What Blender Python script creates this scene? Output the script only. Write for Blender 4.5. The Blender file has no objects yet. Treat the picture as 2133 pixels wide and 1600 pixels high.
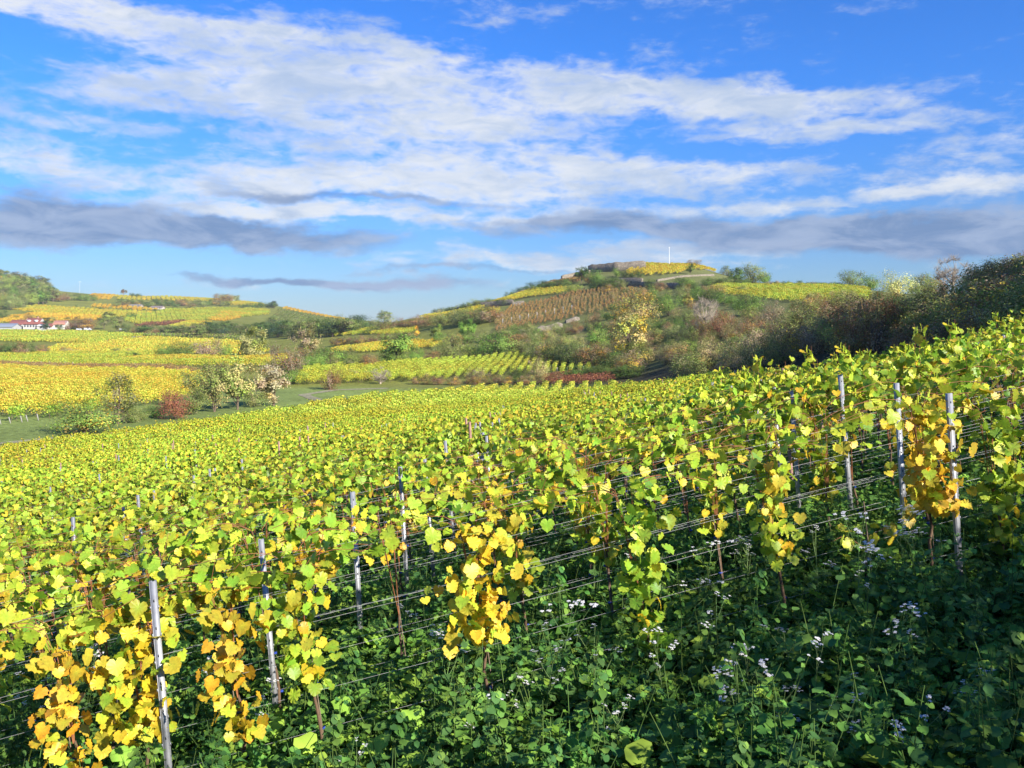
import bpy, math, random
import numpy as np
from mathutils import Vector

# ------------------------------------------------------------------ camera, light, exposure
scn = bpy.context.scene
F, CX, HY = 1847.0, 1066.5, 700.0          # focal length and horizon, in pixels of a 2133 px wide picture
cam_d = bpy.data.cameras.new("camera"); cam = bpy.data.objects.new("camera", cam_d)
scn.collection.objects.link(cam); scn.camera = cam
cam.location = (0, 0, 0); cam.rotation_euler = (math.radians(90), 0, 0)
cam_d.sensor_width = 36; cam_d.lens = F / 2133 * 36; cam_d.shift_y = -100 / 2133
cam_d.clip_start = 0.05; cam_d.clip_end = 30000
SUN_EL, SUN_AZ = 27.0, 134.0                # azimuth clockwise from +Y
sd = bpy.data.lights.new("sun", "SUN"); sd.energy = 5.0; sd.angle = math.radians(0.5); sd.color = (1.0, 0.93, 0.82)
sun = bpy.data.objects.new("sun", sd); scn.collection.objects.link(sun)
_e, _a = math.radians(SUN_EL), math.radians(SUN_AZ)
SUNV = Vector((math.cos(_e) * math.sin(_a), math.cos(_e) * math.cos(_a), math.sin(_e)))
sun.rotation_euler = SUNV.to_track_quat('Z', 'Y').to_euler()
scn.view_settings.view_transform = 'Standard'; scn.view_settings.look = 'None'
scn.view_settings.exposure = 1.02; scn.view_settings.gamma = 1.0
scn.cycles.max_bounces = 6; scn.cycles.diffuse_bounces = 3; scn.cycles.glossy_bounces = 2
scn.cycles.transmission_bounces = 3; scn.cycles.transparent_max_bounces = 6

world = bpy.data.worlds.new("World"); scn.world = world; world.use_nodes = True


def build_sky():
    nt = world.node_tree; nt.nodes.clear(); N = nt.nodes; L = nt.links

    def val(x):
        return x
    def math_(op, a, b=None, c=None, clamp=False):
        n = N.new('ShaderNodeMath'); n.operation = op; n.use_clamp = clamp
        for i, v in enumerate((a, b, c)):
            if v is None: continue
            if isinstance(v, (int, float)): n.inputs[i].default_value = v
            else: L.new(v, n.inputs[i])
        return n.outputs[0]
    def mix(f, a, b):
        n = N.new('ShaderNodeMix'); n.data_type = 'RGBA'
        for s, v in ((n.inputs[0], f), (n.inputs[6], a), (n.inputs[7], b)):
            if isinstance(v, (int, float)): s.default_value = v
            elif isinstance(v, tuple): s.default_value = (*v, 1)
            else: L.new(v, s)
        return n.outputs[2]
    def smooth(x, a, b):
        n = N.new('ShaderNodeMapRange'); n.interpolation_type = 'SMOOTHSTEP'
        L.new(x, n.inputs[0]); n.inputs[1].default_value = a; n.inputs[2].default_value = b
        return n.outputs[0]
    sky = N.new('ShaderNodeTexSky'); sky.sky_type = 'NISHITA'; sky.sun_disc = False
    sky.sun_elevation = math.radians(SUN_EL); sky.sun_rotation = math.radians(SUN_AZ)
    sky.air_density = 1.0; sky.dust_density = 0.6; sky.ozone_density = 2.2; sky.altitude = 200
    hs = N.new('ShaderNodeHueSaturation'); hs.inputs['Saturation'].default_value = 1.22
    hs.inputs['Value'].default_value = 1.0; L.new(sky.outputs[0], hs.inputs['Color'])
    tint = N.new('ShaderNodeMix'); tint.data_type = 'RGBA'; tint.blend_type = 'MULTIPLY'; tint.inputs[0].default_value = 1
    L.new(hs.outputs[0], tint.inputs[6]); tint.inputs[7].default_value = (SKYTINT[0], SKYTINT[1], SKYTINT[2], 1)
    tc = N.new('ShaderNodeTexCoord'); sep = N.new('ShaderNodeSeparateXYZ'); L.new(tc.outputs['Generated'], sep.inputs[0])
    X, Y, Z = sep.outputs
    az = math_('MULTIPLY', math_('ARCTAN2', X, Y), 57.2958)
    el = math_('MULTIPLY', math_('ARCSINE', Z), 57.2958)
    # cloud layer coordinates: a flat layer seen in perspective
    zc = math_('MAXIMUM', math_('ADD', Z, 0.10), 0.02)
    comb = N.new('ShaderNodeCombineXYZ')
    L.new(math_('DIVIDE', X, zc), comb.inputs[0]); L.new(math_('DIVIDE', Y, zc), comb.inputs[1])
    def noise(scale, detail, rough, sx=1.0, sy=1.0, off=0.0, dist=0.0, src=None, rot=0.0):
        m = N.new('ShaderNodeMapping'); L.new(src or comb.outputs[0], m.inputs[0])
        m.inputs['Scale'].default_value = (sx, sy, 1); m.inputs['Location'].default_value = (off, off * 0.7, off)
        m.inputs['Rotation'].default_value = (0, 0, rot)
        n = N.new('ShaderNodeTexNoise'); L.new(m.outputs[0], n.inputs['Vector'])
        n.inputs['Scale'].default_value = scale; n.inputs['Detail'].default_value = detail
        n.inputs['Roughness'].default_value = rough; n.inputs['Distortion'].default_value = dist
        return n.outputs['Fac']
    big = noise(0.9, 5, 0.55, 1, 1, 3.1, 0.4)
    fine = noise(3.2, 9, 0.62, 1, 0.75, 7.7, 0.3, rot=0.25)
    # angular coordinates for streaks and warping
    ca = N.new('ShaderNodeCombineXYZ'); L.new(az, ca.inputs[0]); L.new(el, ca.inputs[1])
    streak = noise(0.16, 8, 0.62, 0.32, 2.0, 1.3, 0.6, src=ca.outputs[0], rot=0.06)
    ripple = noise(0.42, 7, 0.6, 0.55, 1.7, 5.3, 0.5, src=ca.outputs[0], rot=-0.12)
    wx = noise(0.10, 5, 0.6, 1, 1.8, 9.3, 0, src=ca.outputs[0]); wy = noise(0.12, 6, 0.6, 1, 1.8, 15.0, 0, src=ca.outputs[0])
    azw = math_('ADD', az, math_('MULTIPLY', math_('SUBTRACT', wx, 0.5), 9))
    elw = math_('ADD', el, math_('MULTIPLY', math_('SUBTRACT', wy, 0.5), 4.0))
    def ell(px, py, wpx, hpx, rot, amp):
        """soft patch of cloud cover around a compass bearing and an elevation"""
        a0 = math.degrees(math.atan((px - CX) / F)); e0 = math.degrees(math.atan((HY - py) / math.hypot(F, px - CX)))
        ra = math.degrees(wpx / F); re = math.degrees(hpx / F)
        c, s = math.cos(math.radians(rot)), math.sin(math.radians(rot))
        u = math_('SUBTRACT', azw, a0); v = math_('SUBTRACT', elw, e0)
        uu = math_('ADD', math_('MULTIPLY', u, c / ra), math_('MULTIPLY', v, s / ra))
        vv = math_('ADD', math_('MULTIPLY', u, -s / re), math_('MULTIPLY', v, c / re))
        r2 = math_('ADD', math_('MULTIPLY', uu, uu), math_('MULTIPLY', vv, vv))
        g = math_('EXPONENT', math_('MULTIPLY', math_('POWER', r2, 1.25), -1.0))
        return math_('MULTIPLY', g, amp)
    def total(items):
        t = None
        for it in items:
            e = ell(*it); t = e if t is None else math_('ADD', t, e)
        return t
    white = total(WHITE_CLOUDS); dark = total(DARK_CLOUDS)
    puff = noise(0.9, 6, 0.6, 0.7, 1.7, 2.2, 0.4, src=ca.outputs[0], rot=0.1)
    n1 = math_('ADD', math_('ADD', math_('MULTIPLY', streak, 0.30), math_('MULTIPLY', puff, 0.28)), math_('ADD', math_('MULTIPLY', ripple, 0.30), math_('MULTIPLY', fine, 0.27)))
    cover = math_('ADD', math_('MINIMUM', white, 1.05), math_('MULTIPLY', math_('SUBTRACT', n1, 0.575), 5.0))
    aw = math_('MULTIPLY', smooth(cover, 0.12, 1.22), 0.92)
    dcover = math_('ADD', math_('MINIMUM', dark, 1.1), math_('MULTIPLY', math_('SUBTRACT', math_('ADD', math_('MULTIPLY', streak, 0.6), math_('MULTIPLY', ripple, 0.45)), 0.52), 2.6))
    ad = math_('MULTIPLY', smooth(dcover, 0.15, 1.0), 0.95)
    elev_f = smooth(el, 0, 20)
    shade = smooth(math_('ADD', math_('MULTIPLY', ripple, 0.6), math_('MULTIPLY', big, 0.5)), 0.42, 0.70)
    wcol = mix(shade, (0.86, 0.88, 0.90), (0.50, 0.61, 0.79))
    dcol = mix(smooth(ripple, 0.35, 0.65), (0.17, 0.28, 0.50), (0.36, 0.46, 0.66))
    # clear sky
    hz = mix(smooth(el, -1.0, 17.0), (0.66, 0.60, 0.66), (0.60, 0.89, 1.18)); ht = N.new('ShaderNodeMix'); ht.data_type = 'RGBA'; ht.blend_type = 'MULTIPLY'; ht.inputs[0].default_value = 1; L.new(tint.outputs[2], ht.inputs[6]); L.new(hz, ht.inputs[7])
    bgs = N.new('ShaderNodeVectorMath'); bgs.operation = 'SCALE'; L.new(ht.outputs[2], bgs.inputs[0]); bgs.inputs[3].default_value = SKYSTR
    c1 = mix(aw, bgs.outputs[0], wcol)
    c2 = mix(ad, c1, dcol)
    # pull the clouds down to nothing below the horizon
    c3 = mix(smooth(el, -2.0, 0.5), bgs.outputs[0], c2)
    bg = N.new('ShaderNodeBackground'); L.new(c3, bg.inputs['Color']); bg.inputs['Strength'].default_value = 1.0 * SKYGAIN
    out = N.new('ShaderNodeOutputWorld'); L.new(bg.outputs[0], out.inputs['Surface'])
    world.cycles.sampling_method = 'MANUAL'; world.cycles.sample_map_resolution = 512


SKYTINT = (0.72, 1.0, 1.32); SKYSTR = 0.14; SKYGAIN = 0.50
# (px, py, half width, half height, tilt degrees, amount)
WHITE_CLOUDS = [
    (120, 15, 300, 26, -6, 0.9), (420, 70, 330, 36, -5, 0.95), (660, 130, 430, 66, -3, 1.1), (330, 200, 260, 36, 2, 0.85),
    (700, 225, 430, 50, 0, .95), (1120, 175, 420, 46, -4, 1.0), (1650, 205, 430, 34, -3, 1.0), (1800, 255, 300, 18, -1, .8), (980, 280, 330, 30, 0, .7),
    (230, 262, 190, 16, 0, 0.7), (1000, 350, 560, 34, 0, 1.05), (1150, 395, 460, 26, 0, .95), (560, 380, 240, 30, 2, 0.8), (1400, 352, 220, 22, 2, .8), (640, 300, 200, 20, 0, .5),
    (60, 355, 170, 34, -2, 0.85), (1850, 412, 420, 18, 1, 0.85), (900, 450, 560, 30, 0, .85), (600, 440, 330, 20, 0, .55), (1150, 535, 340, 30, 0, .9), (1450, 560, 200, 16, 0, .5), (1500, 520, 300, 16, 0, .5), (700, 600, 330, 10, 0, .5), (2060, 310, 160, 45, 0, .5), (2050, 105, 90, 12, 0, .35), (1100, 10, 400, 10, 0, .3)]
DARK_CLOUDS = [
    (200, 462, 330, 34, -3, 1.0), (560, 490, 280, 26, -2, 0.95), (30, 492, 220, 26, 0, .8), (1250, 466, 380, 22, 0, .9), (1750, 500, 430, 32, -1, 1.0), (2080, 490, 260, 44, 0, 1.0), (1550, 480, 300, 18, 0, .7),
    (560, 585, 190, 11, -1, .8), (820, 596, 260, 15, -1, .7), (700, 402, 250, 12, 0, .55), (900, 415, 320, 10, 0, .5), (1000, 562, 240, 7, 0, .6)]
build_sky()

# ------------------------------------------------------------------ scene bookkeeping
rnd = random.Random(11); rng = np.random.default_rng(7)
COL = scn.collection


def tag(o, label=None, cat=None, group=None, kind=None):
    if label: o["label"] = label
    if cat: o["category"] = cat
    if group: o["group"] = group
    if kind: o["kind"] = kind
    return o


def empty(name, loc=(0, 0, 0)):
    o = bpy.data.objects.new(name, None); COL.objects.link(o); o.location = loc
    o.empty_display_size = 0.2
    return o


KIDS = {}
def copy_tree(o, parent=None):
    c = o.copy(); COL.objects.link(c); c.parent = parent
    KIDS[c.name] = []
    for ch in KIDS.get(o.name, []):
        k = copy_tree(ch, c); KIDS[c.name].append(k)
    return c


class MD:
    """mesh collector: vertices, equal-size faces, a colour per vertex, a material per face"""
    def __init__(s): s.v = []; s.c = []; s.f = []; s.n = 0
    def add(s, v, f, col=(1, 1, 1), mat=0):
        v = np.asarray(v, float).reshape(-1, 3); f = np.asarray(f, int)
        c = np.asarray(col, float)
        if c.ndim == 1: c = np.tile(c, (len(v), 1))
        s.v.append(v); s.c.append(c); s.f.append((f + s.n, mat)); s.n += len(v)
    def merge(s, o, matshift=0):
        for v, c in zip(o.v, o.c): s.v.append(v); s.c.append(c)
        for f, m in o.f: s.f.append((f + s.n, m + matshift))
        s.n += o.n
    def mesh(s, name, mats, smooth=False):
        me = bpy.data.meshes.new(name)
        v = np.concatenate(s.v); c = np.concatenate(s.c)
        me.vertices.add(len(v)); me.vertices.foreach_set("co", v.ravel().astype(np.float32))
        loops = np.concatenate([f.ravel() for f, m in s.f]); sizes = np.concatenate([np.full(len(f), f.shape[1]) for f, m in s.f])
        mi = np.concatenate([np.full(len(f), m) for f, m in s.f])
        starts = np.concatenate([[0], np.cumsum(sizes)[:-1]])
        me.loops.add(len(loops)); me.loops.foreach_set("vertex_index", loops.astype(np.int32))
        me.polygons.add(len(sizes)); me.polygons.foreach_set("loop_start", starts.astype(np.int32))
        me.polygons.foreach_set("material_index", mi.astype(np.int32))
        if smooth: me.polygons.foreach_set("use_smooth", np.ones(len(sizes), bool))
        at = me.color_attributes.new("Col", 'FLOAT_COLOR', 'POINT')
        at.data.foreach_set("color", np.hstack([c, np.ones((len(c), 1))]).ravel().astype(np.float32))
        for m in mats: me.materials.append(m)
        me.update(calc_edges=True)
        return me
    def build(s, name, mats, parent=None, smooth=False):
        if not isinstance(mats, (list, tuple)): mats = [mats]
        o = bpy.data.objects.new(name, s.mesh(name, mats, smooth)); COL.objects.link(o)
        if parent is not None:
            o.parent = parent; KIDS.setdefault(parent.name, []).append(o)
        return o


def tube(md, pts, rads, col=(1, 1, 1), n=6, mat=0, cap=True):
    pts = np.asarray(pts, float); k = len(pts); rads = np.broadcast_to(np.asarray(rads, float), (k,))
    t = np.gradient(pts, axis=0); t /= np.linalg.norm(t, axis=1)[:, None] + 1e-9
    up = np.where(np.abs(t[:, 2:3]) > 0.9, [[1, 0, 0]], [[0, 0, 1]])
    a = np.cross(t, up); a /= np.linalg.norm(a, axis=1)[:, None] + 1e-9; b = np.cross(t, a)
    ang = np.linspace(0, 2 * np.pi, n, endpoint=False)
    v = pts[:, None] + rads[:, None, None] * (a[:, None] * np.cos(ang)[None, :, None] + b[:, None] * np.sin(ang)[None, :, None])
    i = np.arange(k - 1)[:, None] * n; j = np.arange(n)[None]; j2 = (j + 1) % n
    f = np.stack([i + j, i + j2, i + n + j2, i + n + j], -1).reshape(-1, 4)
    md.add(v.reshape(-1, 3), f, col, mat)
    if cap:
        md.add(v[-1], [list(range(n))], col, mat); md.add(v[0][::-1], [list(range(n))], col, mat)


def box(md, lo, hi, col=(1, 1, 1), mat=0):
    x0, y0, z0 = lo; x1, y1, z1 = hi
    v = [(x0, y0, z0), (x1, y0, z0), (x1, y1, z0), (x0, y1, z0), (x0, y0, z1), (x1, y0, z1), (x1, y1, z1), (x0, y1, z1)]
    md.add(v, [(0, 3, 2, 1), (4, 5, 6, 7), (0, 1, 5, 4), (1, 2, 6, 5), (2, 3, 7, 6), (3, 0, 4, 7)], col, mat)


# ------------------------------------------------------------------ materials
def nodes(name):
    m = bpy.data.materials.new(name); m.use_nodes = True; nt = m.node_tree; nt.nodes.clear()
    return m, nt.nodes, nt.links


def leaf_mat(name, trans=0.35, rough=0.5, spec=0.3, jitter=0.25, patch=None, huej=0.012, spots=False):
    """leaf: vertex colour, varied per plant and by broad patches of the slope, partly translucent"""
    m, N, L = nodes(name)
    at = N.new('ShaderNodeAttribute'); at.attribute_name = "Col"
    oi = N.new('ShaderNodeObjectInfo')
    hs = N.new('ShaderNodeHueSaturation'); L.new(at.outputs['Color'], hs.inputs['Color'])
    mr = N.new('ShaderNodeMapRange'); L.new(oi.outputs['Random'], mr.inputs[0])
    mr.inputs[3].default_value = 1 - jitter; mr.inputs[4].default_value = 1 + jitter; L.new(mr.outputs[0], hs.inputs['Value'])
    mr2 = N.new('ShaderNodeMapRange'); mul = N.new('ShaderNodeMath'); mul.operation = 'FRACT'
    m7 = N.new('ShaderNodeMath'); m7.operation = 'MULTIPLY'; m7.inputs[1].default_value = 7.13; L.new(oi.outputs['Random'], m7.inputs[0]); L.new(m7.outputs[0], mul.inputs[0])
    L.new(mul.outputs[0], mr2.inputs[0]); mr2.inputs[3].default_value = 0.5 - huej; mr2.inputs[4].default_value = 0.5 + huej; L.new(mr2.outputs[0], hs.inputs['Hue'])
    col = hs.outputs[0]
    if patch:
        geo = N.new('ShaderNodeNewGeometry'); nz = N.new('ShaderNodeTexNoise'); L.new(geo.outputs['Position'], nz.inputs['Vector'])
        nz.inputs['Scale'].default_value = patch[0]; nz.inputs['Detail'].default_value = 4
        r = N.new('ShaderNodeMapRange'); L.new(nz.outputs['Fac'], r.inputs[0]); r.inputs[1].default_value = 0.42; r.inputs[2].default_value = 0.62
        r.inputs[4].default_value = patch[2]
        mx = N.new('ShaderNodeMix'); mx.data_type = 'RGBA'; mx.blend_type = 'MULTIPLY'; L.new(r.outputs[0], mx.inputs[0]); L.new(col, mx.inputs[6]); mx.inputs[7].default_value = (*patch[1], 1)
        col = mx.outputs[2]
    if spots:
        tc = N.new('ShaderNodeTexCoord'); nb = N.new('ShaderNodeTexNoise'); L.new(tc.outputs['Object'], nb.inputs['Vector']); nb.inputs['Scale'].default_value = 26; nb.inputs['Detail'].default_value = 5; nb.inputs['Roughness'].default_value = .7
        r1 = N.new('ShaderNodeMapRange'); L.new(nb.outputs['Fac'], r1.inputs[0]); r1.inputs[1].default_value = .3; r1.inputs[2].default_value = .7; r1.inputs[3].default_value = .74; r1.inputs[4].default_value = 1.14
        s1 = N.new('ShaderNodeVectorMath'); s1.operation = 'SCALE'; L.new(col, s1.inputs[0]); L.new(r1.outputs[0], s1.inputs[3])
        nc = N.new('ShaderNodeTexNoise'); L.new(tc.outputs['Object'], nc.inputs['Vector']); nc.inputs['Scale'].default_value = 44; nc.inputs['Detail'].default_value = 3
        r2 = N.new('ShaderNodeMapRange'); L.new(nc.outputs['Fac'], r2.inputs[0]); r2.inputs[1].default_value = .64; r2.inputs[2].default_value = .72; r2.inputs[4].default_value = .8
        mb = N.new('ShaderNodeMix'); mb.data_type = 'RGBA'; L.new(r2.outputs[0], mb.inputs[0]); L.new(s1.outputs[0], mb.inputs[6]); mb.inputs[7].default_value = (.20, .10, .03, 1); col = mb.outputs[2]
    p = N.new('ShaderNodeBsdfPrincipled'); L.new(col, p.inputs['Base Color']); p.inputs['Roughness'].default_value = rough
    p.inputs['Specular IOR Level'].default_value = spec
    t = N.new('ShaderNodeBsdfTranslucent'); L.new(col, t.inputs['Color'])
    ms = N.new('ShaderNodeMixShader'); ms.inputs[0].default_value = trans; L.new(p.outputs[0], ms.inputs[1]); L.new(t.outputs[0], ms.inputs[2])
    o = N.new('ShaderNodeOutputMaterial'); L.new(ms.outputs[0], o.inputs['Surface'])
    return m


def surf_mat(name, rough=0.9, metal=0.0, spec=0.2, noise=(2.0, 0.35), bump=0.0, tint=(1, 1, 1), vec=None):
    """vertex colour broken up by noise"""
    m, N, L = nodes(name)
    at = N.new('ShaderNodeAttribute'); at.attribute_name = "Col"
    tc = N.new('ShaderNodeTexCoord')
    nz = N.new('ShaderNodeTexNoise'); L.new(tc.outputs['Object'], nz.inputs['Vector']); nz.inputs['Scale'].default_value = noise[0]
    nz.inputs['Detail'].default_value = 8; nz.inputs['Roughness'].default_value = 0.65
    r = N.new('ShaderNodeMapRange'); L.new(nz.outputs['Fac'], r.inputs[0]); r.inputs[1].default_value = 0.25; r.inputs[2].default_value = 0.75
    r.inputs[3].default_value = 1 - noise[1]; r.inputs[4].default_value = 1 + noise[1]
    sc = N.new('ShaderNodeVectorMath'); sc.operation = 'SCALE'; L.new(at.outputs['Color'], sc.inputs[0]); L.new(r.outputs[0], sc.inputs[3])
    p = N.new('ShaderNodeBsdfPrincipled'); L.new(sc.outputs[0], p.inputs['Base Color']); p.inputs['Roughness'].default_value = rough
    p.inputs['Metallic'].default_value = metal; p.inputs['Specular IOR Level'].default_value = spec
    if bump:
        b = N.new('ShaderNodeBump'); b.inputs['Strength'].default_value = bump; b.inputs['Distance'].default_value = 0.05
        L.new(nz.outputs['Fac'], b.inputs['Height']); L.new(b.outputs[0], p.inputs['Normal'])
    o = N.new('ShaderNodeOutputMaterial'); L.new(p.outputs[0], o.inputs['Surface'])
    return m


def ground_mat():
    m, N, L = nodes("ground_cover")
    at = N.new('ShaderNodeAttribute'); at.attribute_name = "Col"
    geo = N.new('ShaderNodeNewGeometry')
    def nz(s, d):
        n = N.new('ShaderNodeTexNoise'); L.new(geo.outputs['Position'], n.inputs['Vector']); n.inputs['Scale'].default_value = s; n.inputs['Detail'].default_value = d
        n.inputs['Roughness'].default_value = 0.7; return n.outputs['Fac']
    a, b = nz(1.6, 9), nz(0.05, 6)
    def rng_(x, lo, hi):
        r = N.new('ShaderNodeMapRange'); L.new(x, r.inputs[0]); r.inputs[1].default_value = 0.3; r.inputs[2].default_value = 0.7; r.inputs[3].default_value = lo; r.inputs[4].default_value = hi
        return r.outputs[0]
    mu = N.new('ShaderNodeMath'); mu.operation = 'MULTIPLY'; L.new(rng_(a, 0.55, 1.4), mu.inputs[0]); L.new(rng_(b, 0.75, 1.25), mu.inputs[1])
    sc = N.new('ShaderNodeVectorMath'); sc.operation = 'SCALE'; L.new(at.outputs['Color'], sc.inputs[0]); L.new(mu.outputs[0], sc.inputs[3])
    p = N.new('ShaderNodeBsdfPrincipled'); L.new(sc.outputs[0], p.inputs['Base Color']); p.inputs['Roughness'].default_value = 0.95; p.inputs['Specular IOR Level'].default_value = 0.05
    bp = N.new('ShaderNodeBump'); bp.inputs['Strength'].default_value = 0.6; bp.inputs['Distance'].default_value = 0.2; L.new(a, bp.inputs['Height']); L.new(bp.outputs[0], p.inputs['Normal'])
    o = N.new('ShaderNodeOutputMaterial'); L.new(p.outputs[0], o.inputs['Surface'])
    return m


def stone_mat(name, scale, c1, c2, mortar):
    m, N, L = nodes(name)
    tc = N.new('ShaderNodeTexCoord'); v = N.new('ShaderNodeTexVoronoi'); v.feature = 'F1'
    mp = N.new('ShaderNodeMapping'); mp.inputs['Scale'].default_value = (scale, scale, scale * 1.9); L.new(tc.outputs['Object'], mp.inputs[0]); L.new(mp.outputs[0], v.inputs['Vector'])
    v.inputs['Scale'].default_value = 1.0
    e = N.new('ShaderNodeTexVoronoi'); e.feature = 'DISTANCE_TO_EDGE'; L.new(mp.outputs[0], e.inputs['Vector']); e.inputs['Scale'].default_value = 1.0
    sp = N.new('ShaderNodeSeparateColor'); L.new(v.outputs['Color'], sp.inputs[0])
    mx = N.new('ShaderNodeMix'); mx.data_type = 'RGBA'; L.new(sp.outputs[0], mx.inputs[0]); mx.inputs[6].default_value = (*c1, 1); mx.inputs[7].default_value = (*c2, 1)
    r = N.new('ShaderNodeMapRange'); L.new(e.outputs['Distance'], r.inputs[0]); r.inputs[1].default_value = 0.02; r.inputs[2].default_value = 0.10
    m2 = N.new('ShaderNodeMix'); m2.data_type = 'RGBA'; L.new(r.outputs[0], m2.inputs[0]); m2.inputs[6].default_value = (*mortar, 1); L.new(mx.outputs[2], m2.inputs[7])
    p = N.new('ShaderNodeBsdfPrincipled'); L.new(m2.outputs[2], p.inputs['Base Color']); p.inputs['Roughness'].default_value = 0.9; p.inputs['Specular IOR Level'].default_value = 0.1
    o = N.new('ShaderNodeOutputMaterial'); L.new(p.outputs[0], o.inputs['Surface'])
    return m


M_VINE = leaf_mat("vine_leaf", 0.32, 0.45, 0.35, 0.14, None, 0.012, True)
M_ROW = leaf_mat("vineyard_leaf", 0.26, 0.6, 0.2, 0.14, (0.045, (1.04, 0.84, 0.80), 0.9), 0.010)
M_TREE = leaf_mat("tree_leaf", 0.30, 0.6, 0.2, 0.16, None, 0.012)
M_WEED = leaf_mat("weed_leaf", 0.34, 0.6, 0.12, 0.28, None, 0.018)
M_BARK = surf_mat("bark", 0.9, 0, 0.1, (6.0, 0.4), 0.4)
M_CANE = surf_mat("cane", 0.6, 0, 0.3, (20.0, 0.25))
M_STEEL = surf_mat("galvanised_steel", 0.5, 0.5, 0.5, (14.0, 0.22)); M_WIRE = surf_mat("wire_steel", 0.6, 0.3, 0.4, (3.0, 0.3))
M_PLAIN = surf_mat("painted", 0.7, 0, 0.3, (1.5, 0.10))
M_PETAL = leaf_mat("petal", 0.3, 0.5, 0.2, 0.05)
M_GROUND = ground_mat()
M_STONE = stone_mat("dry_stone", 1.1, (0.19, 0.16, 0.12), (0.30, 0.25, 0.19), (0.09, 0.08, 0.06))
M_PALESTONE = stone_mat("pale_stone", 1.4, (0.19, 0.16, 0.12), (0.28, 0.24, 0.18), (0.09, 0.08, 0.06))

# ------------------------------------------------------------------ terrain
def Wp(px, py, d):
    return ((px - CX) / F * d, d, -(py - HY) / F * d)


ctrl = []
# the near vineyard slope and the place the photographer stands on: x, y, z
for p in [(0, 0, -1.65), (0, 1.5, -1.75), (0, -3, -1.5), (0, -8, -1.2), (0, -20, 0), (4, 0, -1.3), (8, -3, -0.9), (-4, 0, -2.2), (-8, -4, -2.6), (-14, 2, -5.2),
          (0, 3.2, -2.7), (2.5, 3.4, -2.2), (-3, 3, -3.2), (0, 5, -3.15), (3, 5, -2.6), (-3, 5, -3.6), (6, 5.5, -1.9), (10, 4, -0.9), (14, 4, 0.6), (24, 2, 4),
          (-2.6, 6.6, -3.71), (0.4, 7.2, -3.1), (4.1, 8.2, -2.39), (8, 9.3, -1.7), (13, 11, -0.4), (-6, 6, -4.4), (-10, 5.5, -5.1),
          (-2.25, 8.1, -3.71), (4.24, 9.7, -2.44), (-1.6, 10, -3.6), (4.2, 11.1, -2.55), (8, 12, -1.9), (-6, 9, -4.5), (-10, 9, -5.2),
          (0, 14, -3.55), (5, 15, -2.75), (10, 16, -1.9), (14, 18, -1.2), (18, 18, -0.3), (-7, 13, -4.9), (-12, 20, -5.9), (0, 20, -4.0), (6, 20, -3.1),
          (14, 24, -1.75), (18, 31, -2.0), (17.1, 38, -2.6), (0, 35, -5.2), (9, 35, -3.9), (-20, 35, -7.7), (-10, 35, -6.3), (0, 50, -6.3), (-30, 50, -9.4), (-15, 50, -7.9), (10, 50, -4.9),
          (18.5, 50, -3.5), (18.8, 65, -4.4), (8, 75, -6.2), (0, 75, -7.8), (-20, 75, -9.4), (-40, 70, -10.35), (-60, 60, -11.2), (-33, 87, -10.3), (18, 100, -6.9), (8, 105, -8.2), (-6, 105, -9.4), (-25, 105, -10.2),
          (18, 150, -9.3), (8, 157, -9.9), (-5, 157, -10.4), (-24, 131, -10.4), (-51, 88, -10.5), (-80, 60, -11.4), (-62, 105, -10.0), (-30, 140, -10.2), (-36, 160, -10.1), (-75, 140, -9.8), (-60, 200, -10),
          (-100, 110, -10.5), (-140, 140, -10), (0, -60, 5), (-60, -30, -8), (60, -30, 14), (60, 10, 13), (50, 48, 13), (60, 66, 16.5), (72, 84, 18), (85, 60, 20), (110, 110, 14), (45, 30, 9.5), (60, -100, 24), (-100, -100, -6), (-60, 20, -10.5)]:
    ctrl.append(p)
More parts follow.
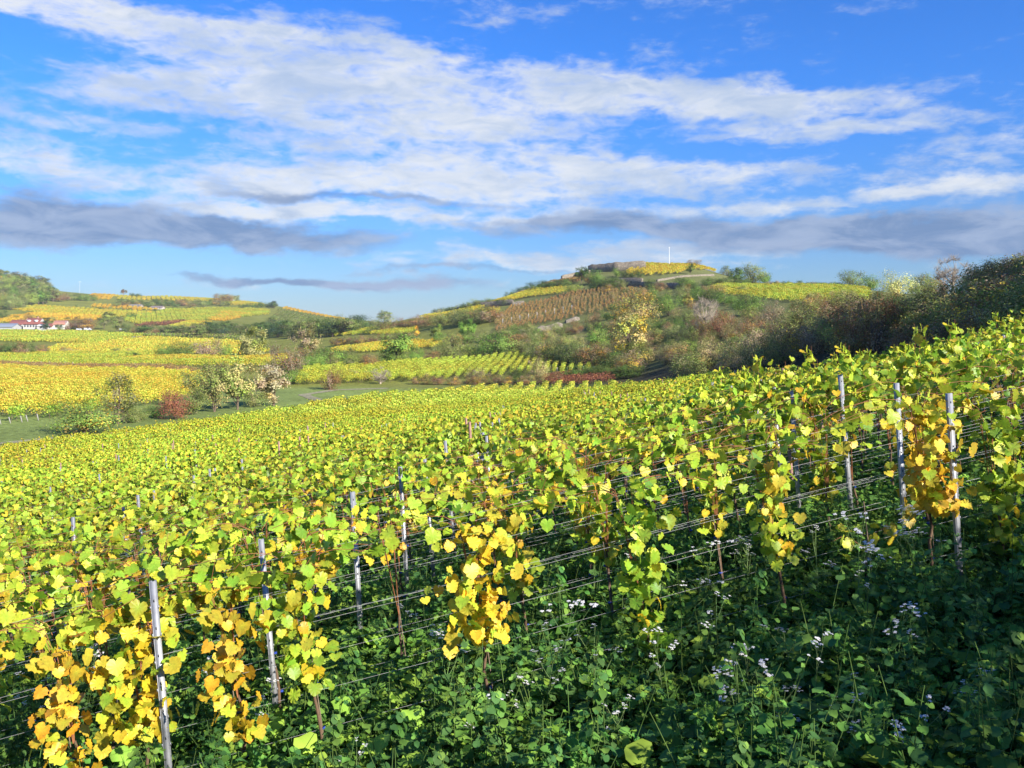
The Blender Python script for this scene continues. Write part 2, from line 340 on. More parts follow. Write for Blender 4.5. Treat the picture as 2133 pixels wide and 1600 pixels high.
for px, lst in {
    -900: [(762, 300), (740, 400), (700, 600), (640, 900), (610, 1300), (672, 2500), (690, 5000)],
    -350: [(768, 270), (745, 350), (712, 450), (690, 600), (650, 800), (590, 1050), (640, 1600), (690, 5000)],
    0: [(800, 185), (768, 275), (752, 320), (742, 350), (713, 450), (689, 600), (665, 720), (645, 820), (588, 1010), (598, 1300), (640, 2400), (680, 6000)],
    100: [(640, 850), (612, 1020)],
    180: [(768, 270), (752, 320), (739, 370), (714, 460), (690, 600), (664, 740), (641, 880), (614, 1120), (618, 1400), (660, 3000), (690, 6000)],
    350: [(772, 230), (747, 330), (735, 380), (706, 500), (695, 580), (668, 760), (644, 900), (618, 1150), (625, 1500), (670, 3000), (690, 6000)],
    500: [(775, 225), (748, 320), (728, 400), (706, 500), (690, 620), (666, 780), (645, 920), (628, 1120), (634, 1500), (675, 3000)],
    600: [(790, 190), (757, 260), (735, 340), (712, 420), (700, 480), (676, 700), (641, 1100), (650, 1600), (680, 3000)],
    700: [(812, 165), (785, 205), (760, 250), (733, 310), (708, 390), (700, 430), (690, 500), (664, 1000), (672, 1600), (690, 4000)],
    850: [(812, 172), (795, 190), (770, 215), (752, 245), (728, 290), (700, 360), (689, 395), (676, 420), (664, 440), (668, 520), (680, 900), (690, 4000)],
    1000: [(806, 178), (790, 192), (770, 208), (752, 232), (715, 280), (690, 310), (668, 345), (652, 375), (636, 405), (648, 470), (672, 800), (688, 4000)],
    1150: [(797, 178), (782, 192), (765, 208), (748, 225), (705, 262), (688, 288), (655, 330), (625, 375), (600, 410), (586, 440), (605, 520), (660, 900)],
    1250: [(795, 170), (770, 195), (750, 212), (700, 258), (662, 298), (622, 342), (602, 372), (580, 405), (566, 432), (562, 450), (585, 540), (655, 900)],
    1340: [(790, 160), (765, 185), (735, 210), (690, 252), (650, 292), (610, 338), (588, 372), (572, 405), (553, 440), (565, 520), (640, 900)],
    1450: [(808, 110), (785, 130), (745, 165), (700, 200), (655, 245), (615, 295), (590, 345), (572, 395), (556, 435), (566, 520), (640, 900)],
    1600: [(790, 80), (745, 105), (705, 135), (668, 180), (642, 225), (620, 275), (603, 330), (593, 370), (605, 480), (650, 900)],
    1750: [(800, 56), (760, 68), (705, 90), (660, 130), (640, 170), (625, 230), (604, 310), (596, 350), (608, 460), (650, 900)],
    1900: [(780, 44), (720, 56), (672, 74), (640, 105), (624, 150), (620, 220), (616, 300), (625, 450), (650, 900), (672, 2500), (690, 7000)],
    2133: [(790, 27), (705, 36), (640, 50), (592, 70), (580, 100), (592, 160), (604, 260), (620, 500), (650, 900), (672, 2500), (690, 7000)],
    2450: [(740, 19), (650, 26), (570, 38), (525, 55), (505, 80), (530, 140), (580, 300), (620, 900), (672, 2500), (690, 7000)],
    3200: [(560, 22), (470, 40), (430, 70), (450, 150), (560, 500), (650, 2500), (690, 7000)],
}.items():
    for py, d in lst: ctrl.append(Wp(px, py, d))
for a_ in (75, 105, 135, 165, -165, -135, -105, -75):
    for r_, zr in ((150, 18 if a_ > 0 else -10), (400, 20 if a_ > 0 else -8), (1200, 25), (3000, 30), (8000, 30)):
        ctrl.append((r_ * math.sin(math.radians(a_)), r_ * math.cos(math.radians(a_)), zr))
for a_ in (-48, -35, -20, -5, 10, 25, 40, 50):
    for r_ in (2600, 4500): ctrl.append((r_ * math.sin(math.radians(a_)), r_ * math.cos(math.radians(a_)), 8))
ctrl = np.array(ctrl)


def feat(x, y):
    r = np.hypot(x, y); th = np.arctan2(x, y)
    k = np.minimum(1, r / 6.0)
    return np.stack([np.sin(th) * 4.2 * k, np.cos(th) * 4.2 * k, 1.35 * np.log(r + 3.0)], -1)


_cf = feat(ctrl[:, 0], ctrl[:, 1]); _cr = np.hypot(ctrl[:, 0], ctrl[:, 1]); _cs = ctrl[:, 2] / (_cr + 10)
_n = len(ctrl); _D = np.linalg.norm(_cf[:, None] - _cf[None], axis=-1)
_A = np.zeros((_n + 4, _n + 4)); _A[:_n, :_n] = _D - 0.004 * np.eye(_n); _A[:_n, _n] = 1; _A[:_n, _n + 1:] = _cf; _A[_n, :_n] = 1; _A[_n + 1:, :_n] = _cf.T
_w = np.linalg.solve(_A, np.concatenate([_cs, np.zeros(4)]))


def ground(x, y):
    x = np.atleast_1d(np.asarray(x, float)); y = np.atleast_1d(np.asarray(y, float)); sh = x.shape
    x, y = x.ravel(), y.ravel(); out = np.empty(len(x))
    for i in range(0, len(x), 20000):
        xx, yy = x[i:i + 20000], y[i:i + 20000]; f = feat(xx, yy)
        D = np.sqrt(np.maximum(((f[:, None] - _cf[None]) ** 2).sum(-1), 1e-12))
        s = D @ _w[:_n] + _w[_n] + f @ _w[_n + 1:]
        out[i:i + 20000] = s * (np.hypot(xx, yy) + 10)
    return out.reshape(sh)


def gz(x, y): return float(ground(x, y)[0])


def hit(px, py, dmin=3.0, dmax=2600.0):
    """where the line of sight through a picture point first meets the ground"""
    d = np.geomspace(dmin, dmax, 420); x = (px - CX) / F * d
    g = ground(x, d); r = -(py - HY) / F * d; gap = g - r
    w = np.nonzero(gap >= 0)[0]
    if len(w) and w[0] > 0:
        i = w[0]; t = -gap[i - 1] / (gap[i] - gap[i - 1] + 1e-9); dd = d[i - 1] + t * (d[i] - d[i - 1])
    elif len(w): dd = d[0]
    else: dd = d[np.argmax(gap / d)]
    xx = (px - CX) / F * dd
    return np.array([xx, dd, gz(xx, dd)])


def inpoly(x, y, poly):
    x = np.asarray(x, float); y = np.asarray(y, float); ins = np.zeros(x.shape, bool); n = len(poly)
    for i in range(n):
        x0, y0 = poly[i][:2]; x1, y1 = poly[(i + 1) % n][:2]
        c = ((y0 > y) != (y1 > y)) & (x < (x1 - x0) * (y - y0) / (y1 - y0 + 1e-12) + x0)
        ins ^= c
    return ins


def edge_left(y):   # near vineyard, its side towards the valley track
    return np.interp(y, [0, 40, 70, 87, 131, 157, 170], [-60, -48, -40, -33.5, -23.5, -10, -4])
def edge_right(y):  # foot of the scrub bank
    return np.interp(y, [0, 12, 24, 38, 65, 100, 150, 170], [22, 18, 15.5, 17.5, 18.8, 18.6, 18, 17])


def build_ground():
    th = np.concatenate([np.linspace(-180, -42, 60, endpoint=False), np.linspace(-42, 42, 560, endpoint=False), np.linspace(42, 180, 60, endpoint=False)])
    th = np.radians(th); r = np.concatenate([[0.02], np.geomspace(0.5, 4000, 470)])
    T, R = np.meshgrid(th, r); x = (R * np.sin(T)); y = (R * np.cos(T)); z = ground(x, y)
    z = z + 0.05 * np.sin(x * 1.7 + y * 0.6) * np.sin(y * 1.3 - x * 0.4) * (R < 60)
    nr, nt = x.shape
    # cover colours
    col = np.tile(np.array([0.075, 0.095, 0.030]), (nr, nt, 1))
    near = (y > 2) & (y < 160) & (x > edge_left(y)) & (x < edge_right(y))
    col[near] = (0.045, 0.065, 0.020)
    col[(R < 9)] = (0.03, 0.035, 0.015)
    bank = (y > 0) & (y < 240) & (x >= edge_right(y)); col[bank] = (0.060, 0.052, 0.026)
    valley = (y > 40) & (y < 175) & (x <= edge_left(y)); col[valley] = (0.185, 0.235, 0.065)
    far = (R > 175); col[far & (x < -8)] = (0.21, 0.20, 0.035)
    farr = far & (x >= -8) & (x < 260); col[farr] = (0.115, 0.10, 0.045)
    hill = (R > 500) & (x < 0); col[hill] = (0.17, 0.18, 0.045)
    w = np.clip((x + 30 + 12 * np.sin(y * 0.05)) / 40, 0, 1)[..., None] * far[..., None]
    col = np.where(far[..., None], np.array([0.19, 0.20, 0.040]) * (1 - w) + np.array([0.150, 0.160, 0.052]) * w, col)
    c2 = col.copy()
    for _ in range(3): c2[1:-1] = (c2[:-2] + c2[1:-1] * 2 + c2[2:]) / 4; c2 = (np.roll(c2, 1, 1) + 2 * c2 + np.roll(c2, -1, 1)) / 4
    col = c2
    i = np.arange(nr - 1)[:, None] * nt; j = np.arange(nt)[None]; j2 = (j + 1) % nt
    f = np.stack([i + j, i + nt + j, i + nt + j2, i + j2], -1).reshape(-1, 4)
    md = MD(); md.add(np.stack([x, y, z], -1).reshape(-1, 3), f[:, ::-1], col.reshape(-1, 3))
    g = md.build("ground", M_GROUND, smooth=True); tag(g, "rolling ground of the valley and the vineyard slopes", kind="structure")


build_ground()


def ribbon(name, pts, width, col, label, lift=0.05, step=1.5):
    p = np.array(pts, float)[:, :2]; seg = np.linalg.norm(np.diff(p, axis=0), axis=1); s = np.concatenate([[0], np.cumsum(seg)])
    t = np.arange(0, s[-1], step); x = np.interp(t, s, p[:, 0]); y = np.interp(t, s, p[:, 1])
    tx, ty = np.gradient(x), np.gradient(y); l = np.hypot(tx, ty); nx, ny = -ty / l, tx / l
    k = 7; o = np.linspace(-0.5, 0.5, k)[None] * width * (1 + 0.12 * np.sin(t * 0.7))[:, None]
    X = x[:, None] + nx[:, None] * o; Y = y[:, None] + ny[:, None] * o; Z = ground(X, Y) + lift
    i = np.arange(len(t) - 1)[:, None] * k; j = np.arange(k - 1)[None]
    f = np.stack([i + j, i + j + 1, i + k + j + 1, i + k + j], -1).reshape(-1, 4)
    md = MD(); md.add(np.stack([X, Y, Z], -1).reshape(-1, 3), f, col)
    return tag(md.build(name, M_GROUND, smooth=True), label, kind="structure")


def ribbon_px(name, pts, width, col, label, lift=0.06, dmin=60):
    return ribbon(name, [hit(px, py, dmin) for px, py in pts], width, col, label, lift)


ribbon("path", [(-72, 72), (-50, 86), (-38, 100), (-29, 118), (-27, 132), (-36, 153), (-33, 164), (-24, 174)], 1.9, (0.27, 0.25, 0.15), "pale dirt track along the foot of the vineyard slope")
ribbon_px("road", [(205, 716), (265, 703), (300, 702)], 7.0, (0.34, 0.34, 0.30), "grey farm road curving through the yellow fields", 0.25, 300)

# ------------------------------------------------------------------ leaves
VINE_OUT = np.array([(0, .05), (.13, -.12), (.32, -.13), (.42, .00), (.50, .05), (.53, .20), (.60, .30), (.50, .42), (.42, .50), (.44, .64), (.32, .70), (.22, .80), (.12, .84), (0, .96)])
def mirror(o): return np.vstack([o, (o[1:-1] * [-1, 1])[::-1]])
VINE_OUT = mirror(VINE_OUT); SIMPLE = mirror(np.array([(0, 0), (.42, .45), (0, 1)]))
OVAL = mirror(np.array([(0, 0), (.10, .10), (.20, .16), (.17, .28), (.36, .36), (.33, .47), (.45, .58), (.36, .72), (.30, .86), (.14, .93), (0, 1)]))
LOBED = mirror(np.array([(0, 0), (.05, .10), (.16, .15), (.07, .26), (.24, .33), (.13, .44), (.36, .52), (.42, .70), (.30, .90), (0, 1)]))


def leaves(md, pos, nrm, tip, size, colc, cole, out=VINE_OUT, cup=0.16, droop=0.22, mat=0, fan=True, r=rng):
    pos = np.asarray(pos, float); n = len(pos)
    if n == 0: return
    nrm = nrm / (np.linalg.norm(nrm, axis=1)[:, None] + 1e-9)
    tip = tip - nrm * (tip * nrm).sum(1)[:, None]; tip = tip / (np.linalg.norm(tip, axis=1)[:, None] + 1e-9); side = np.cross(tip, nrm)
    size = np.broadcast_to(np.asarray(size, float), (n,)); k = len(out)
    u, w = out[:, 0], out[:, 1]
    cupn = cup * r.uniform(0.2, 1.8, (n, 1)); drn = droop * r.uniform(0.0, 1.8, (n, 1))
    ph = r.uniform(0, 6.28, (n, 1)); h = cupn * np.abs(u)[None] - drn * (w ** 2)[None] + 0.085 * np.sin(np.arange(k)[None] * 2.4 + ph) * r.uniform(.3, 1, (n, 1)) + r.uniform(-.22, .22, (n, 1)) * u[None]
    v = pos[:, None] + size[:, None, None] * (side[:, None] * u[None, :, None] + tip[:, None] * w[None, :, None] + nrm[:, None] * h[..., None])
    colc = np.broadcast_to(colc, (n, 3)); cole = np.broadcast_to(cole, (n, 3))
    if fan:
        c = pos + size[:, None] * (tip * 0.38)
        v = np.concatenate([v, c[:, None]], 1); col = np.concatenate([np.repeat(cole[:, None], k, 1), colc[:, None]], 1)
        col[:, 0] = colc * 0.9; col[:, 1:k:2] *= .96
        b = np.arange(n)[:, None] * (k + 1); j = np.arange(k)[None]
        f = np.stack([b + j, b + (j + 1) % k, b + k + 0 * j], -1).reshape(-1, 3)
    else:
        col = np.repeat(cole[:, None], k, 1); f = (np.arange(n)[:, None] * k + np.arange(k)[None])
    md.add(v.reshape(-1, 3), f, np.clip(col.reshape(-1, 3), 0, 1), mat)


def pal(r, names, weights, n, jit=0.12):
    P = {'tgreen': (.120, .185, .035), 'tlime': (.25, .33, .060), 'tyg': (.36, .40, .075), 'green': (.170, .300, .028), 'lime': (.350, .520, .050), 'yg': (.520, .620, .060), 'yellow': (.680, .570, .060), 'gold': (.760, .500, .040),
         'orange': (.62, .340, .035), 'brown': (.24, .115, .035), 'dk': (.070, .120, .022), 'rust': (.40, .215, .070), 'redbrown': (.22, .095, .055),
         'pale': (.56, .54, .20), 'olive': (.185, .205, .055), 'dull': (.27, .24, .12), 'cream': (.50, .43, .28), 'red': (.22, .070, .050), 'twig': (.30, .22, .15),
         'bright': (.135, .25, .035), 'blue': (.045, .085, .045), 'straw': (.42, .33, .14)}
    arr = np.array([P[k] for k in names]); w = np.array(weights, float); w /= w.sum()
    c = arr[r.choice(len(names), n, p=w)]
    return c * (1 + r.normal(0, jit, (n, 1))) * (1 + r.normal(0, jit * 0.35, (n, 3)))


def rv(r, n): 
    v = r.normal(0, 1, (n, 3)); return v / np.linalg.norm(v, axis=1)[:, None]


PROTO = bpy.data.collections.new("plant_sources")        # never linked to the scene


# ---------------- grapevines
def vine_parts(seed, dens=1.0, hang=1.0, dwarf=False, simple=False, curtain=None, tall=0):
    r = np.random.default_rng(seed); trunk, canes, fol = MD(), MD(), MD()
    H = r.uniform(0.75, 0.95)
    if dwarf: H = 0.62
    zz = np.linspace(-0.05, H, 7); wob = np.cumsum(r.normal(0, 0.012, (7, 2)), 0)
    tp = np.column_stack([wob, zz]); tube(trunk, tp, np.linspace(0.020, 0.011, 7), (.13, .085, .055), 6)
    stake = MD(); tube(stake, [(0.03, 0.01, -0.05), (0.035, 0.01, 1.05)], 0.005, (.20, .15, .11), 5)
    top = tp[-1]
    paths = []
    zt = 1.80
    if dwarf:
        for s in (-1, 1):
            t = np.linspace(0, 1, 8)[:, None]
            paths.append(top + np.hstack([s * 0.34 * t, 0.03 * np.sin(5 * t), 0.30 * t * (1.5 - t)]))
    else:
        # shoots climb from the head to the upper wires then arch along them
        for q in range(6):
            s = -1 if q % 2 else 1; L = r.uniform(0.5, 0.95); zt_ = zt + r.normal(0.0, 0.06); y0 = r.normal(0, 0.07)
            t = np.linspace(0, 1, 14); up = np.minimum(t / 0.5, 1); al = np.maximum((t - 0.38) / 0.62, 0)
            x = top[0] + s * (0.10 * up + L * al ** 1.1); z = top[2] + (zt_ - top[2]) * np.sin(up * np.pi / 2) + 0.05 * np.sin(al * np.pi) - r.uniform(0.0, .14) * al ** 2
            y = y0 * up + r.normal(0, 0.05) * al + 0.02 * np.sin(t * 9 + q)
            paths.append(np.column_stack([x, y, z]))
        for _u in range(tall):
            t = np.linspace(0, 1, 9)[:, None]; s = r.choice([-1, 1]); x0 = r.uniform(0, .5); hh = r.uniform(.45, .75)
            paths.append(np.hstack([top[0] + s * (x0 + 0.10 * t + .05 * np.sin(t * 5)), 0.03 + 0.1 * t * r.normal(), zt - .05 + hh * t]))
        for _u in range(r.integers(0, 3)):   # shoots standing above the wires
            t = np.linspace(0, 1, 7)[:, None]; s = r.choice([-1, 1]); x0 = r.uniform(0, .6)
            paths.append(np.hstack([top[0] + s * (x0 + 0.12 * t), 0.03 + 0.1 * t * r.normal(), zt - .05 + r.uniform(.15, .42) * t]))
        for q in range(2):      # a drooping shoot
            s = r.choice([-1, 1]); t = np.linspace(0, 1, 8)[:, None]; dz = r.uniform(0.3, 0.9) * hang
            paths.append(np.hstack([top[0] + s * (0.10 + 0.12 * t), r.normal(0, .06) + 0.05 * t, zt - 0.05 - dz * t]))
    for p in paths: tube(canes, p, np.linspace(0.0036, 0.0018, len(p)), (.27, .105, .045), 5, cap=False)
    P, T, S = [], [], []
    for p in paths[: -2 if not dwarf else None] if not dwarf else paths:
        n = int((15 if dwarf else 27) * dens * (1.0 if len(p) > 10 else .85 if len(p) == 9 else .5)); t = r.uniform(0.0 if dwarf else (0.36 if len(p) > 10 else 0.1), 1, n)
        ix = t * (len(p) - 1); i = np.minimum(ix.astype(int), len(p) - 2); q = p[i] + (p[i + 1] - p[i]) * (ix - i)[:, None]
        P.append(q + r.normal(0, 1, (n, 3)) * [0.055, 0.085, 0.048])
    # hanging curtain beside the trunk
    nh = int(74 * dens * hang) if not dwarf else 4
    if nh:
        dz = r.random(nh) ** 0.8 * (1.05 * min(hang, 1.15) + 0.05); P.append(np.column_stack([top[0] + r.normal(0, 0.15, nh) * (1.15 - 0.5 * dz), r.normal(0, 0.12, nh), zt - 0.02 - dz]))
    ncur = 0
    if curtain:
        ncur, cw, cl_, cx, cpal, cwt = curtain; dz = r.random(ncur) ** .85; P.append(np.column_stack([top[0] + cx + r.normal(0, cw, ncur) * (1.1 - .55 * dz) + .05 * np.sin(dz * 7), -.10 + r.normal(0, .09, ncur), zt - .02 - cl_ * dz]))
    P = np.vstack(P)
    if dwarf: P = P + [0, 0, .02]
    n = len(P); low = np.clip((zt - 0.18 - P[:, 2]) / 0.8, 0, 1)
    if dwarf: low[:] = 0.55
    u = r.random(n)
    a = pal(r, ['green', 'lime', 'yg', 'yellow', 'gold'], [1.1, 4.8, 4.6, 1.4, .25], n); b = pal(r, ['yg', 'yellow', 'gold', 'orange', 'brown', 'lime'], [2.0, 3.0, 1.8, .5, .15, 1.2], n)
    c = np.where((u < low * 1.05)[:, None], b, a)
    if ncur: c[-ncur:] = pal(r, cpal, cwt, ncur)
    nrm = rv(r, n) * 0.75 + np.array([0.1, -0.35, 0.45]); tip = rv(r, n) * 0.55 + np.array([0, -0.15, -0.85])
    edge = c * np.where(r.random((n, 1)) < 0.25, [[1.05, .85, .6]], [[1.04, .98, .9]])
    leaves(fol, P, nrm, tip, r.uniform(0.066, 0.128, n), c * [0.86, 1.0, 0.9], edge, SIMPLE if simple else VINE_OUT, r=r)
    clips = []
    for zc in (H * 0.45, H * 0.85):
        m = MD(); box(m, (0.0 + wob[3, 0], -0.014, zc), (0.036 + wob[3, 0], 0.014, zc + 0.014), (.02, .05, .30)); clips.append(m)
    return dict(trunk=trunk, cane=canes, foliage=fol, stake=stake, clips=clips)


VP = []      # individual grapevine sources (Empty with parts)
VINE_LIB = bpy.data.collections.new("vine_sources")
_specs = [(1, .55, .7), (2, .72, .45), (3, .42, .8), (4, .8, .25), (5, .6, .6), (6, .45, .3), (7, .7, .8), (8, .40, .15)]
VDATA = []
for i, (s, d, h) in enumerate(_specs):
    p = vine_parts(s, d, h)
    VDATA.append({k: (v.mesh("grapevine_" + k, [M_BARK if k in ('trunk', 'stake') else M_CANE if k == 'cane' else M_VINE], smooth=(k == 'trunk')) if k != 'clips' else [c.mesh("vine_tie", [M_PLAIN]) for c in v]) for k, v in p.items()})
    j = MD()
    for k, sh in (('trunk', 0), ('stake', 0), ('cane', 1), ('foliage', 2)): j.merge(p[k], sh)
    VINE_LIB.objects.link(bpy.data.objects.new("vine_source_%d" % i, j.mesh("vine_source", [M_BARK, M_CANE, M_ROW])))
def as_data(p): return {k: (v.mesh("grapevine_" + k, [M_BARK if k in ('trunk', 'stake') else M_CANE if k == 'cane' else M_VINE]) if k != 'clips' else [c.mesh("vine_tie", [M_PLAIN]) for c in v]) for k, v in p.items()}
_dp = vine_parts(50, 1.0, 0.2, True)
VDATA.append({k: (v.mesh("grapevine_" + k, [M_BARK if k in ('trunk', 'stake') else M_CANE if k == 'cane' else M_VINE]) if k != 'clips' else [c.mesh("vine_tie", [M_PLAIN]) for c in v]) for k, v in _dp.items()})


VDATA.append(as_data(vine_parts(61, .28, .06, curtain=(150, .20, .95, 0.0, ['yellow', 'gold', 'yg', 'lime'], [4, 2.2, 1.5, .6]))))       # golden clump
VDATA.append(as_data(vine_parts(62, .30, .06, curtain=(140, .12, 1.45, 0.05, ['lime', 'green', 'yg', 'gold'], [4, 1.5, 2.5, .5]))))     # long green column
VDATA.append(as_data(vine_parts(63, .28, .06, curtain=(100, .13, 1.15, 0.0, ['yellow', 'gold', 'orange', 'yg'], [4, 2.8, .5, 1.2]))))       # orange column
VDATA.append(as_data(vine_parts(64, .28, .06, curtain=(110, .15, .95, 0.0, ['lime', 'yg', 'yellow', 'gold'], [3, 3, 1.5, .7]))))          # light green column
VDATA.append(as_data(vine_parts(65, .8, .6, tall=4)))      # shoots standing tall


def place_vine(kind, x, y, yaw, pitch, label, group, sc=1.0, flip=False):
    root = empty("grapevine", (x, y, gz(x, y))); root.rotation_euler = (0, pitch * 0.75, yaw + (math.pi if flip else 0))
    if flip: root.rotation_euler[1] = -pitch * 0.75
    root.scale = (sc, sc, sc)
    tag(root, label, "grapevine", group)
    d = VDATA[kind]
    for k in ('trunk', 'stake', 'cane', 'foliage'):
        o = bpy.data.objects.new(k, d[k]); COL.objects.link(o); o.parent = root
    for c in d['clips']:
        o = bpy.data.objects.new("clip", c); COL.objects.link(o); o.parent = root
    return root


ROWSL, ROWGAP, Y1 = 0.239, 1.43, 6.6
YAW = math.atan(ROWSL)
def rowy(k, x): return Y1 + ROWGAP * (k - 1) + ROWSL * (x + 2.61)
NROW = 100
ORD = ['', 'first', 'second', 'third', 'fourth', 'fifth', 'sixth', 'seventh', 'eighth', 'ninth', 'tenth', 'eleventh', 'twelfth', 'thirteenth', 'fourteenth', 'fifteenth', 'sixteenth', 'seventeenth', 'eighteenth', 'nineteenth', 'twentieth', 'twenty-first', 'twenty-second']


def slope_along(x, y, yaw, h=1.0):
    c, s = math.cos(yaw), math.sin(yaw)
    a = ground(np.asarray(x) - c * h, np.asarray(y) - s * h); b = ground(np.asarray(x) + c * h, np.asarray(y) + s * h)
    return np.arctan2(b - a, 2 * h)


def vine_row_xs(k):
    if k == 1: return [-6.6, -5.4, -4.25, -3.15, -2.62, -2.02, -1.44, -0.14, 1.24, 2.42, 3.27, 3.9, 4.66, 5.8]
    r = random.Random(100 + k); x = -60 + r.random() * 1.15; out = []
    while x < 24:
        if r.random() > 0.04: out.append(x + r.uniform(-.12, .12))
        x += 1.13
    return out


BLOCK_END = [(-33.5, 87), (-5, 103), (18.6, 112)]       # past this line the rows turn and run away from the camera
def in_near_block(x, y): return (x > edge_left(y)) & (x < edge_right(y)) & (y < np.interp(x, [p[0] for p in BLOCK_END], [p[1] for p in BLOCK_END]))


indiv, rest = [], []
for k in range(1, NROW):
    for x in vine_row_xs(k):
        y = rowy(k, x)
        if y < 2 or not in_near_block(np.array(x), np.array(y)): continue
        vis = abs(x) < 0.60 * y + 0.9
        (indiv if (vis and len(indiv) < 292) else rest).append((k, x, y))
kinds1 = {-4.25: 9, -3.15: 11, -2.62: 9, -2.02: 11, -1.44: 12, -0.14: 9, 1.24: 10, 2.42: 12, 3.27: 8, 3.9: 9, 4.66: 10}
desc1 = {-4.25: "grapevine with yellow leaves at the left edge of the front trellis row", -3.15: "grapevine hung with orange and yellow leaves, left of the nearest steel post", -2.62: "grapevine with golden leaves wrapped round the leftmost front steel post",
         -2.02: "thin grapevine with orange lower leaves between the two big steel posts on the left", -1.44: "grapevine with drooping light green leaves right of the two big steel posts", -0.14: "bushy grapevine with a big golden clump hanging in the middle of the front row",
         1.24: "grapevine with a long green column of leaves right of the golden clump", 2.42: "grapevine with a pale green hanging column in the right half of the front row",
         3.9: "bushy grapevine with large gold leaves high beside the rightmost front post",
         3.27: "low stunted grapevine with a few yellow leaves beside the rightmost front post", 4.66: "grapevine with orange lower leaves at the right edge of the front row"}
byrow = {}
for t in indiv: byrow.setdefault(t[0], []).append(t)
for k, lst in byrow.items():
    for n, (kk, x, y) in enumerate(lst):
        rr = random.Random(int(x * 971 + k * 77)); pitch = -float(slope_along(x, y, YAW)[0])
        if k == 1:
            kind = kinds1.get(x, rr.randrange(8)); lab = desc1.get(x, "grapevine with green and yellow leaves at the end of the front trellis row")
        else:
            kind = rr.choice([5, 7, 2, 11, 12, 10, 9, 7, 12]) if k < 7 else rr.randrange(8)
            if x > 3.5 and k > 1 and rr.random() < .28: kind = 13
            lab = ("grapevine in the %s trellis row from the front, number %d counting from the left edge" % (ORD[min(k, 22)], n + 1))
            if k <= 6: lab = "yellow green grapevine, %s from the left in the %s trellis row" % (ORD[n + 1] if n + 1 < len(ORD) else "last", ORD[k])
            else: lab = "grapevine with small yellow green leaves in the %s trellis row" % ORD[min(k, 22)]
        place_vine(kind, x, y, YAW, pitch, lab, "grapevines of the %s trellis row" % ("front" if k == 1 else ORD[min(k, 22)]), sc=rr.uniform(.95, 1.05) if kind != 8 else 1.0, flip=(rr.random() < .5 and k > 1))


# ---------------- instancing for masses nobody could count
def scatter(name, pts, rots, scls, coll, idx, label, mat_slots=None, kind="stuff", cat=None):
    me = bpy.data.meshes.new(name); n = len(pts); me.vertices.add(n); me.vertices.foreach_set("co", np.asarray(pts, np.float32).ravel())
    a = me.attributes.new("rot", 'FLOAT_VECTOR', 'POINT'); a.data.foreach_set("vector", np.asarray(rots, np.float32).ravel())
    a = me.attributes.new("scl", 'FLOAT_VECTOR', 'POINT'); a.data.foreach_set("vector", np.asarray(scls, np.float32).ravel())
    a = me.attributes.new("idx", 'INT', 'POINT'); a.data.foreach_set("value", np.asarray(idx, np.int32))
    o = bpy.data.objects.new(name, me); COL.objects.link(o)
    ng = bpy.data.node_groups.new(name, 'GeometryNodeTree'); ng.interface.new_socket("Geometry", in_out='INPUT', socket_type='NodeSocketGeometry'); ng.interface.new_socket("Geometry", in_out='OUTPUT', socket_type='NodeSocketGeometry')
    N, L = ng.nodes, ng.links; gi = N.new('NodeGroupInput'); go = N.new('NodeGroupOutput')
    ip = N.new('GeometryNodeInstanceOnPoints'); ci = N.new('GeometryNodeCollectionInfo'); ci.inputs[0].default_value = coll
    ci.inputs['Separate Children'].default_value = True; ci.inputs['Reset Children'].default_value = True
    ip.inputs['Pick Instance'].default_value = True
    def na(nm, ty):
        q = N.new('GeometryNodeInputNamedAttribute'); q.data_type = ty; q.inputs[0].default_value = nm; return [s for s in q.outputs if s.enabled][0]
    e2r = N.new('FunctionNodeEulerToRotation')
    L.new(gi.outputs[0], ip.inputs['Points']); L.new(ci.outputs[0], ip.inputs['Instance']); L.new(na("idx", 'INT'), ip.inputs['Instance Index'])
    L.new(na("rot", 'FLOAT_VECTOR'), e2r.inputs[0]); L.new(e2r.outputs[0], ip.inputs['Rotation']); L.new(na("scl", 'FLOAT_VECTOR'), ip.inputs['Scale'])
    L.new(ip.outputs[0], go.inputs[0])
    m = o.modifiers.new("scatter", 'NODES'); m.node_group = ng
    tag(o, label, cat, None, kind)
    return o


ra = np.array([(x, y) for k, x, y in rest]); ra = ra[(np.abs(ra[:, 0]) < 0.75 * ra[:, 1] + 6)]
ra = ra[rng.random(len(ra)) > .05 + .10 * (np.sin(ra[:, 0] * .31 + 1) * np.sin(ra[:, 1] * .23) > .55)]
pit = -slope_along(ra[:, 0], ra[:, 1], YAW) * 0.75; n = len(ra)
scatter("vine_rows", np.column_stack([ra, ground(ra[:, 0], ra[:, 1])]), np.column_stack([np.zeros(n), pit, np.full(n, YAW)]), (rng.uniform(.88, 1.1, (n, 1)) + .05 * (np.sin(ra[:, :1] * .4) * np.sin(ra[:, 1:] * .17))) * np.ones((1, 3)),
        VINE_LIB, rng.integers(0, 8, n), "mass of yellow green grapevines filling the slope behind the near rows")

# ---------------- far vineyard rows
def chunk(seed, names, weights, L=4.0, H=1.75, n=300, ls=0.17, thick=0.22, z0=0.45, flat=False):
    r = np.random.default_rng(seed); md = MD()
    x = r.uniform(-L / 2, L / 2, n); z = z0 + (H - z0) * r.beta(2.0, 1.1, n) + 0.10 * np.sin(x * 3.1 + seed); y = r.normal(0, thick, n)
    c = pal(r, names, weights, n, .16) * [.90, .86, 1.0]
    nrm = rv(r, n) * 0.7 + [0.1, -0.3, 0.5]; tip = rv(r, n) * 0.6 + [0, 0, -.8]
    leaves(md, np.column_stack([x, y, z]), nrm, tip, r.uniform(.75, 1.25, n) * ls, c, c, SIMPLE, r=r, fan=False)
    return md


